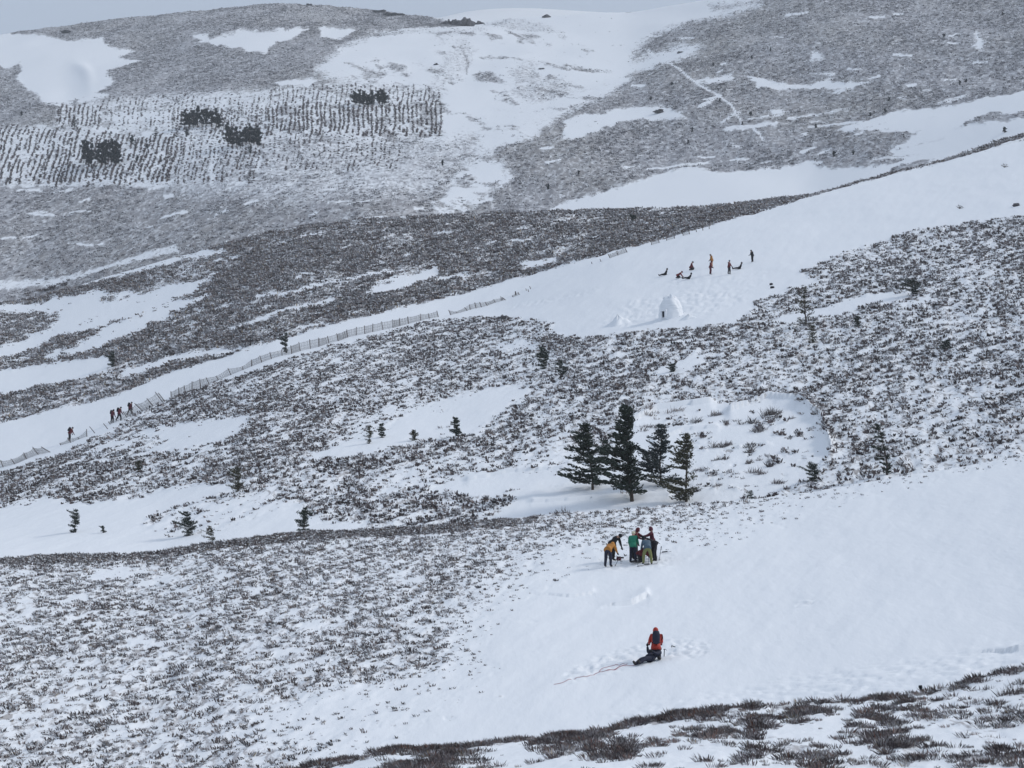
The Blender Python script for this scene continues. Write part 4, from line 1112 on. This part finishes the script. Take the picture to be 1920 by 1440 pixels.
# foreground pair
person(1230, 1238, 'front', 'kneeling person in bright red hooded jacket with dark backpack, seen from behind', joints(lean=8, legs='kneel', arm=(35, 35), elbow=(45, 45), head=10, splay=.02), 90, 'bright_red', 'navy', size=1.02, pack='navy', headgear='hood', bulk=1.05)
person(1221, 1242, 'front', 'person in navy lying on the snow with feet on the pink rope', joints(lean=-76, legs='lie', arm=(10, 40), elbow=(40, 80), head=25, rise=.04, bent=1), 222, 'navy', 'navy', size=1.0, headgear='hat', gear_mat='brown', lift=.02, tilt=-15)
# group of eight
S = 1.0
person(1147, 1052, 'front', 'person in black jacket bending far over behind the orange jacket', joints(lean=46, legs='stand', arm=(58, 52), elbow=(8, 10), head=20, splay=.05), -35, 'black', 'black', size=S, headgear='hat', gear_mat='black', group=GG)
person(1140, 1064, 'front', 'person in orange jacket and navy trousers bending forward at left', joints(lean=58, legs='stand', arm=(75, 85), elbow=(15, 20), head=15, spread=.05), 62, 'orange', 'navy', size=.98, headgear='hood', gear_mat='orange', group=GG, bulk=1.08)
person(1190, 1049, 'front', 'person in crimson jacket standing at the back of the group, arm out right', joints(lean=12, legs='stand', arm=(70, 55), elbow=(10, 25), head=15), -25, 'crimson', 'black', size=1.02, headgear='hood', gear_mat='crimson', group=GG)
person(1187, 1054, 'front', 'person in green jacket with cream hat and navy trousers', joints(lean=4, legs='stand', arm=(20, 25), elbow=(35, 35), head=18, spread=.02), 75, 'green', 'navy', size=.98, headgear='hat', gear_mat='cream', group=GG, pack=None)
person(1223, 1046, 'front', 'person in maroon hooded jacket holding an arm out to the left', joints(lean=3, legs='stand', arm=(55, 60), elbow=(32, 25), head=12), 180, 'maroon', 'black', size=.99, headgear='hood', gear_mat='maroon', group=GG, glove='black')
person(1228, 1049, 'front', 'person in black bending over at the right of the group', joints(lean=55, legs='stand', arm=(60, 65), elbow=(20, 25), head=20), 165, 'black', 'black', size=1.0, headgear='hood', gear_mat='black', group=GG, bulk=1.15)
person(1214, 1056, 'front', 'person in slate blue jacket and olive trousers stooping, seen from behind', joints(lean=42, legs='stand', arm=(55, 50), elbow=(30, 30), head=30, spread=.10), 100, 'slate', 'olive', size=.95, headgear='hat', gear_mat='navy', group=GG, bulk=1.1)
person(1199, 1055, 'front', 'person in dark red jacket kneeling low in the middle of the group', joints(lean=48, legs='kneel', arm=(70, 60), elbow=(30, 30), head=10), 20, 'crimson', 'black', size=.95, headgear='hat', gear_mat='black', group=GG)
GI = 'people practising on the piste above the igloo'
person(1335, 503, 'mid', 'person in orange jacket standing looking down above the igloo', joints(lean=10, legs='stand', arm=(15, 10), elbow=(40, 40), head=30), 200, 'orange', 'orange', size=1.0, headgear='hood', gear_mat='brown', group=GI)
person(1332, 517, 'mid', 'person in red jacket standing just below the orange one', joints(lean=8, legs='stand', arm=(10, 15), elbow=(40, 30), head=22), -20, 'crimson', 'maroon', size=1.0, headgear='hood', gear_mat='maroon', group=GI)
person(1367, 516, 'mid', 'person in red jacket and black trousers holding the feet of another', joints(lean=3, legs='stand', arm=(25, 20), elbow=(20, 15), head=5, spread=.07), -30, 'crimson', 'black', size=1.02, headgear='hat', gear_mat='slate', group=GI)
person(1411, 493, 'mid', 'highest person, in black, standing with head bowed on the piste', joints(lean=14, legs='stand', arm=(20, 15), elbow=(60, 60), head=25), 215, 'black', 'black', bulk=1.15, size=.92, headgear='hood', gear_mat='black', group=GI)
person(1298, 508, 'mid', 'person in red jacket kneeling alone, upper left of the standing pair', joints(lean=14, legs='sitheels', arm=(20, 30), elbow=(30, 20), head=20), -5, 'crimson', 'black', size=1.08, headgear='hat', gear_mat='black', group=GI)
person(1273, 523, 'mid', 'person in red jacket kneeling and reaching towards a lying casualty', joints(lean=52, legs='sitheels', arm=(85, 75), elbow=(15, 15), head=-10), -5, 'red', 'black', size=1.05, headgear='hat', gear_mat='maroon', group=GI)
person(1292, 525, 'mid', 'casualty in black lying with feet towards the reaching red person', joints(lean=-50, legs='lie', arm=(-25, -10), elbow=(30, 30), head=30, rise=.12), 182, 'black', 'black', size=.95, headgear='hood', gear_mat='black', group=GI, tilt=-14)
person(1248, 515, 'mid', 'leftmost person in black lying propped up on the snow', joints(lean=-35, legs='lie', arm=(10, 10), elbow=(20, 20), head=15, rise=.02), 180, 'black', 'black', size=1.0, headgear='hood', gear_mat='black', group=GI, tilt=-12)
person(1387, 505, 'mid', 'casualty in black lying back, feet held by the standing red person', joints(lean=-42, legs='lie', arm=(-20, 0), elbow=(30, 30), head=15, rise=.10), 180, 'black', 'black', size=1.0, headgear='hood', gear_mat='black', group=GI, tilt=-14)
GW = 'walkers in red beside the snow fence'
person(210, 793, 'mid', 'lowest of the three red-jacketed walkers beside the sagging fence', joints(lean=14, legs='stand', arm=(20, 30), elbow=(25, 20), head=18, spread=.03), -30, 'maroon', 'black', size=1.0, headgear='hood', gear_mat='black', pack='black', group=GW)
person(223, max(775, yf(223)+1), 'mid', 'middle walker in red with large backpack, left leg forward', joints(lean=14, legs='walk', arm=(25, 10), elbow=(30, 30), head=10), -15, 'crimson', 'black', size=1.04, headgear='hat', gear_mat='black', pack='black', group=GW) if yf(223) < 775 else person(223, 790, 'mid', 'middle walker in red with large backpack, left leg forward', joints(lean=14, legs='walk', arm=(25, 10), elbow=(30, 30), head=10), -15, 'crimson', 'black', size=1.04, headgear='hat', gear_mat='black', pack='black', group=GW)
person(243, 779, 'mid', 'uppermost of the three red walkers, leading along the fence', joints(lean=18, legs='walk', arm=(25, 25), elbow=(15, 20), head=0), -8, 'maroon', 'black', size=1.0, headgear='hat', gear_mat='black', pack='black', group=GW)
person(130, 826, 'mid', 'lone walker in dark red stooping over the collapsed fence', joints(lean=30, legs='stand', arm=(48, 42), elbow=(15, 10), head=0, spread=.03), -5, 'crimson', 'black', size=1.02, headgear='hat', gear_mat='black', pack='black', group=GW)

# ------------------------------------------------------------------ equipment
def stick(name, label, cat, u, y, zone, tip, parts, group=None):
    p = ground(u, y, zone); root = empty(name, p); tag(root, label, cat, group)
    for (pn, pts, rad, mat) in parts:
        mb = MB(); mb.tube(pts, rad, 6); mb.build(pn, M[mat], root)
    return root
stick('ice_axe', 'ice axe stuck upright in the snow right of the kneeling person', 'ice axe', 1245, 1230, 'front', None,
      [('shaft', [(0, 0, -.1), (.01, 0, .15), (.02, 0, .30)], [.018]*3, 'black'), ('pick', [(-.02, 0, .29), (.05, 0, .31), (.12, 0, .25)], [.02, .018, .006], 'metal')])
stick('ice_axe', 'ice axe lying on the snow further right of the kneeling person', 'ice axe', 1260, 1213, 'front', None,
      [('shaft', [(0, 0, .06), (.16, -.1, .0), (.30, -.2, -.05)], [.018]*3, 'black'), ('pick', [(0, 0, .10), (-.02, -.02, .02), (-.06, -.04, -.04)], [.015, .018, .006], 'metal')])
def rope(pts, label):
    P_ = [ground(u, y, 'front')+Vector((0, 0, .025)) for u, y in pts]; p0 = P_[0]
    mb = MB(); mb.tube([q-p0 for q in P_], [.010]*len(P_), 5); o = mb.build('rope', M['rope']); o.location = p0; tag(o, label, 'rope')
fine_pts = [(1198-160*t+1.5*math.sin(t*13), 1246+42*t-3*math.sin(t*3.1)+1.2*math.sin(t*23)) for t in [i/60 for i in range(61)]]
rope(fine_pts, 'pink rope trailing down the snow to the left of the lying person')
rope([(1150+26*math.cos(a), 1253-.25*26*math.cos(a)+2.6*math.sin(a)) for a in [i/24*6.28*.9 for i in range(25)]], 'loose loop of pink rope beside the long trailing rope')
def ski(u, y, label, ang, ln=1.7):
    p = ground(u, y, 'front'); mb = MB(); n = 12
    for i in range(n):
        x0, x1 = ln*i/n, ln*(i+1)/n
        z = lambda x: .03+max(0, x-ln*.9)**2*3
        w = lambda x: .05-.012*math.sin(math.pi*x/ln)-(max(0, x-ln*.95)*.5)
        mb.face([(x0, -w(x0), z(x0)), (x1, -w(x1), z(x1)), (x1, w(x1), z(x1)), (x0, w(x0), z(x0))])
        mb.face([(x0, -w(x0), z(x0)-.02), (x0, w(x0), z(x0)-.02), (x1, w(x1), z(x1)-.02), (x1, -w(x1), z(x1)-.02)])
        mb.face([(x0, -w(x0), z(x0)-.02), (x1, -w(x1), z(x1)-.02), (x1, -w(x1), z(x1)), (x0, -w(x0), z(x0))])
    root = empty('ski', p+Vector((0, 0, .02)), R(ang)); tag(root, label, 'ski')
    root.rotation_euler = (0, -R(7), R(ang))
    mb.build('board', M['ski'], root)
    b = MB(); b.box((ln*.45, 0, .06), .3, .07, .06); b.build('binding', M['metal'], root)
ski(1196, 1060, 'ski lying in front of the stooping figure in olive trousers', 0, 1.1)
ski(1237, 1036, 'ski lying at the right end of the group', 0, .65)
def pole(u, y, dx_, dz_, label, zone='front'):
    p = ground(u, y, zone); root = empty('ski_pole', p); tag(root, label, 'ski pole')
    d = Vector((dx_, 0, dz_)); 
    mb = MB(); mb.tube([-d*.08, d*.5, d], [.013, .013, .014], 5); mb.build('shaft', M['metal'], root)
    mb = MB(); mb.tube([d*.9, d*1.04], [.024, .022], 6); mb.build('grip', M['black'], root)
    mb = MB(); mb.tube([d*.07, d*.09], [.05, .05], 8); mb.build('basket', M['black'], root)
pole(1236, 1048, .12, .74, 'ski pole standing at the right side of the group')
pole(1196, 1061, .0, .62, 'ski pole planted in front of the green jacket')
pole(1216, 1058, .01, .45, 'short pole between the legs of the stooping figure')
pole(1153, 1062, .28, .50, 'ski pole leaning beside the orange jacket')
pole(1205, 1034, -.01, .75, 'dark pole upright between the two sides of the group')
pole(131+6, 828, -.04, .5, 'thin pole held down by the lone stooping walker', 'mid')
def bag(u, y, w, h, label, mat, zone='front'):
    p = ground(u, y, zone); mm = mpp(p); root = empty('backpack', p); tag(root, label, 'backpack')
    mb = MB(); mb.ball((0, 0, h*mm*.4), (w*mm*.5, w*mm*.35, h*mm*.5), None, 12, 8, 0, lambda d: 1/(abs(d.x)**4+abs(d.y)**4+abs(d.z)**4)**.25*.9)
    mb.build('bag', M[mat], root, True)
    mb = MB(); mb.ball((0, 0, h*mm*.82), (w*mm*.42, w*mm*.3, h*mm*.16), None, 10, 6); mb.build('lid', M['black'], root, True)
bag(1160, 1050, 10, 8, 'dark red rucksack on the snow beside the orange jacket', 'maroon')
bag(1166, 1046, 9, 3, 'flat black kit bag right of the dark red rucksack', 'black')
bag(1183, 1040, 5, 9, 'small black rucksack at the left of the green jacket', 'black')
bag(1446, 535, 7, 4, 'upper of two black bags lying on the piste', 'black', 'mid')
bag(1448, 541, 9, 4, 'lower of two black bags lying on the piste', 'black', 'mid')
# dead branches on the piste
def branch(u, y, hpx, label, zone='mid'):
    p = ground(u, y, zone); mm = mpp(p); h = hpx*mm; mb = MB()
    for a, l in ((-.9, .9), (-.3, 1), (.5, .7), (1.2, .8)):
        mb.tube([(0, 0, -.05), (math.sin(a)*h*l*.5, 0, math.cos(a)*h*l*.45), (math.sin(a)*h*l*1.1, .1, math.cos(a)*h*l)], [.05, .04, .015], 5)
    for k in range(30):
        c = Vector((rnd.uniform(-.6, .6)*h, rnd.uniform(-.2, .2), rnd.uniform(.1, .7)*h)); d = Vector((rnd.uniform(-1, 1), 0, rnd.uniform(0, 1)))*.22; s_ = Vector((0.03, .02, .03))
        mb.face((c-s_, c+s_, c+d))
    o = mb.build('dead_branch', M['bark']); o.location = p; tag(o, label, 'branch')
branch(1800, 391, 9, 'dead branch poking from the piste at upper right')
branch(1884, 308+8, 9, 'small dead branch on the snow near the upper right edge')
branch(1330, 1300, 3, 'tiny twig in clean snow below the kneeling person', 'front') if False else None
# the post with a dark cap on the near crest
p = ground(1727, 1303, 'bank'); root = empty('marker_post', p); tag(root, 'dark capped marker post leaning on the near crest', 'post')
mb = MB(); mb.tube([(.08, 0, -.1), (.03, 0, .08), (0, 0, .18)], [.012]*3, 6); mb.build('stake', M['wood'], root)
mb = MB(); mb.tube([(0, 0, .11), (-.01, 0, .16), (-.015, 0, .21)], [.022, .045, .042], 8); mb.build('cap', M['black'], root)
mb = MB(); mb.tube([(.10, .1, 0), (.06, .1, .1), (-.0, .1, .20)], [.007]*3, 5); mb.build('brace', M['wood'], root)

# ------------------------------------------------------------------ haze
HAZE = .00017
zmin = float(Z.min())-1.0; zmax = max(float(Z.max()), 5)+3.0
mb = MB(); xm = float(np.abs(X).max())+30; ym = float(Y.max())+30
mb.box((0, (ym-40)/2, (zmin+zmax)/2), 2*xm, ym+40, zmax-zmin)
hz, nt, N, LK, B = nodes('thin_haze'); N.remove(B)
pv = N.new('ShaderNodeVolumePrincipled'); pv.inputs['Density'].default_value = HAZE
pv.inputs['Color'].default_value = (.90, .95, 1.0, 1); pv.inputs['Anisotropy'].default_value = .2
LK.new(pv.outputs[0], N['Material Output'].inputs['Volume'])
o = mb.build('haze', hz); tag(o, 'thin pale winter haze over the whole valley', 'haze', None, 'stuff')
print('ground verts', nv, 'haze box', zmin, zmax, xm, ym)
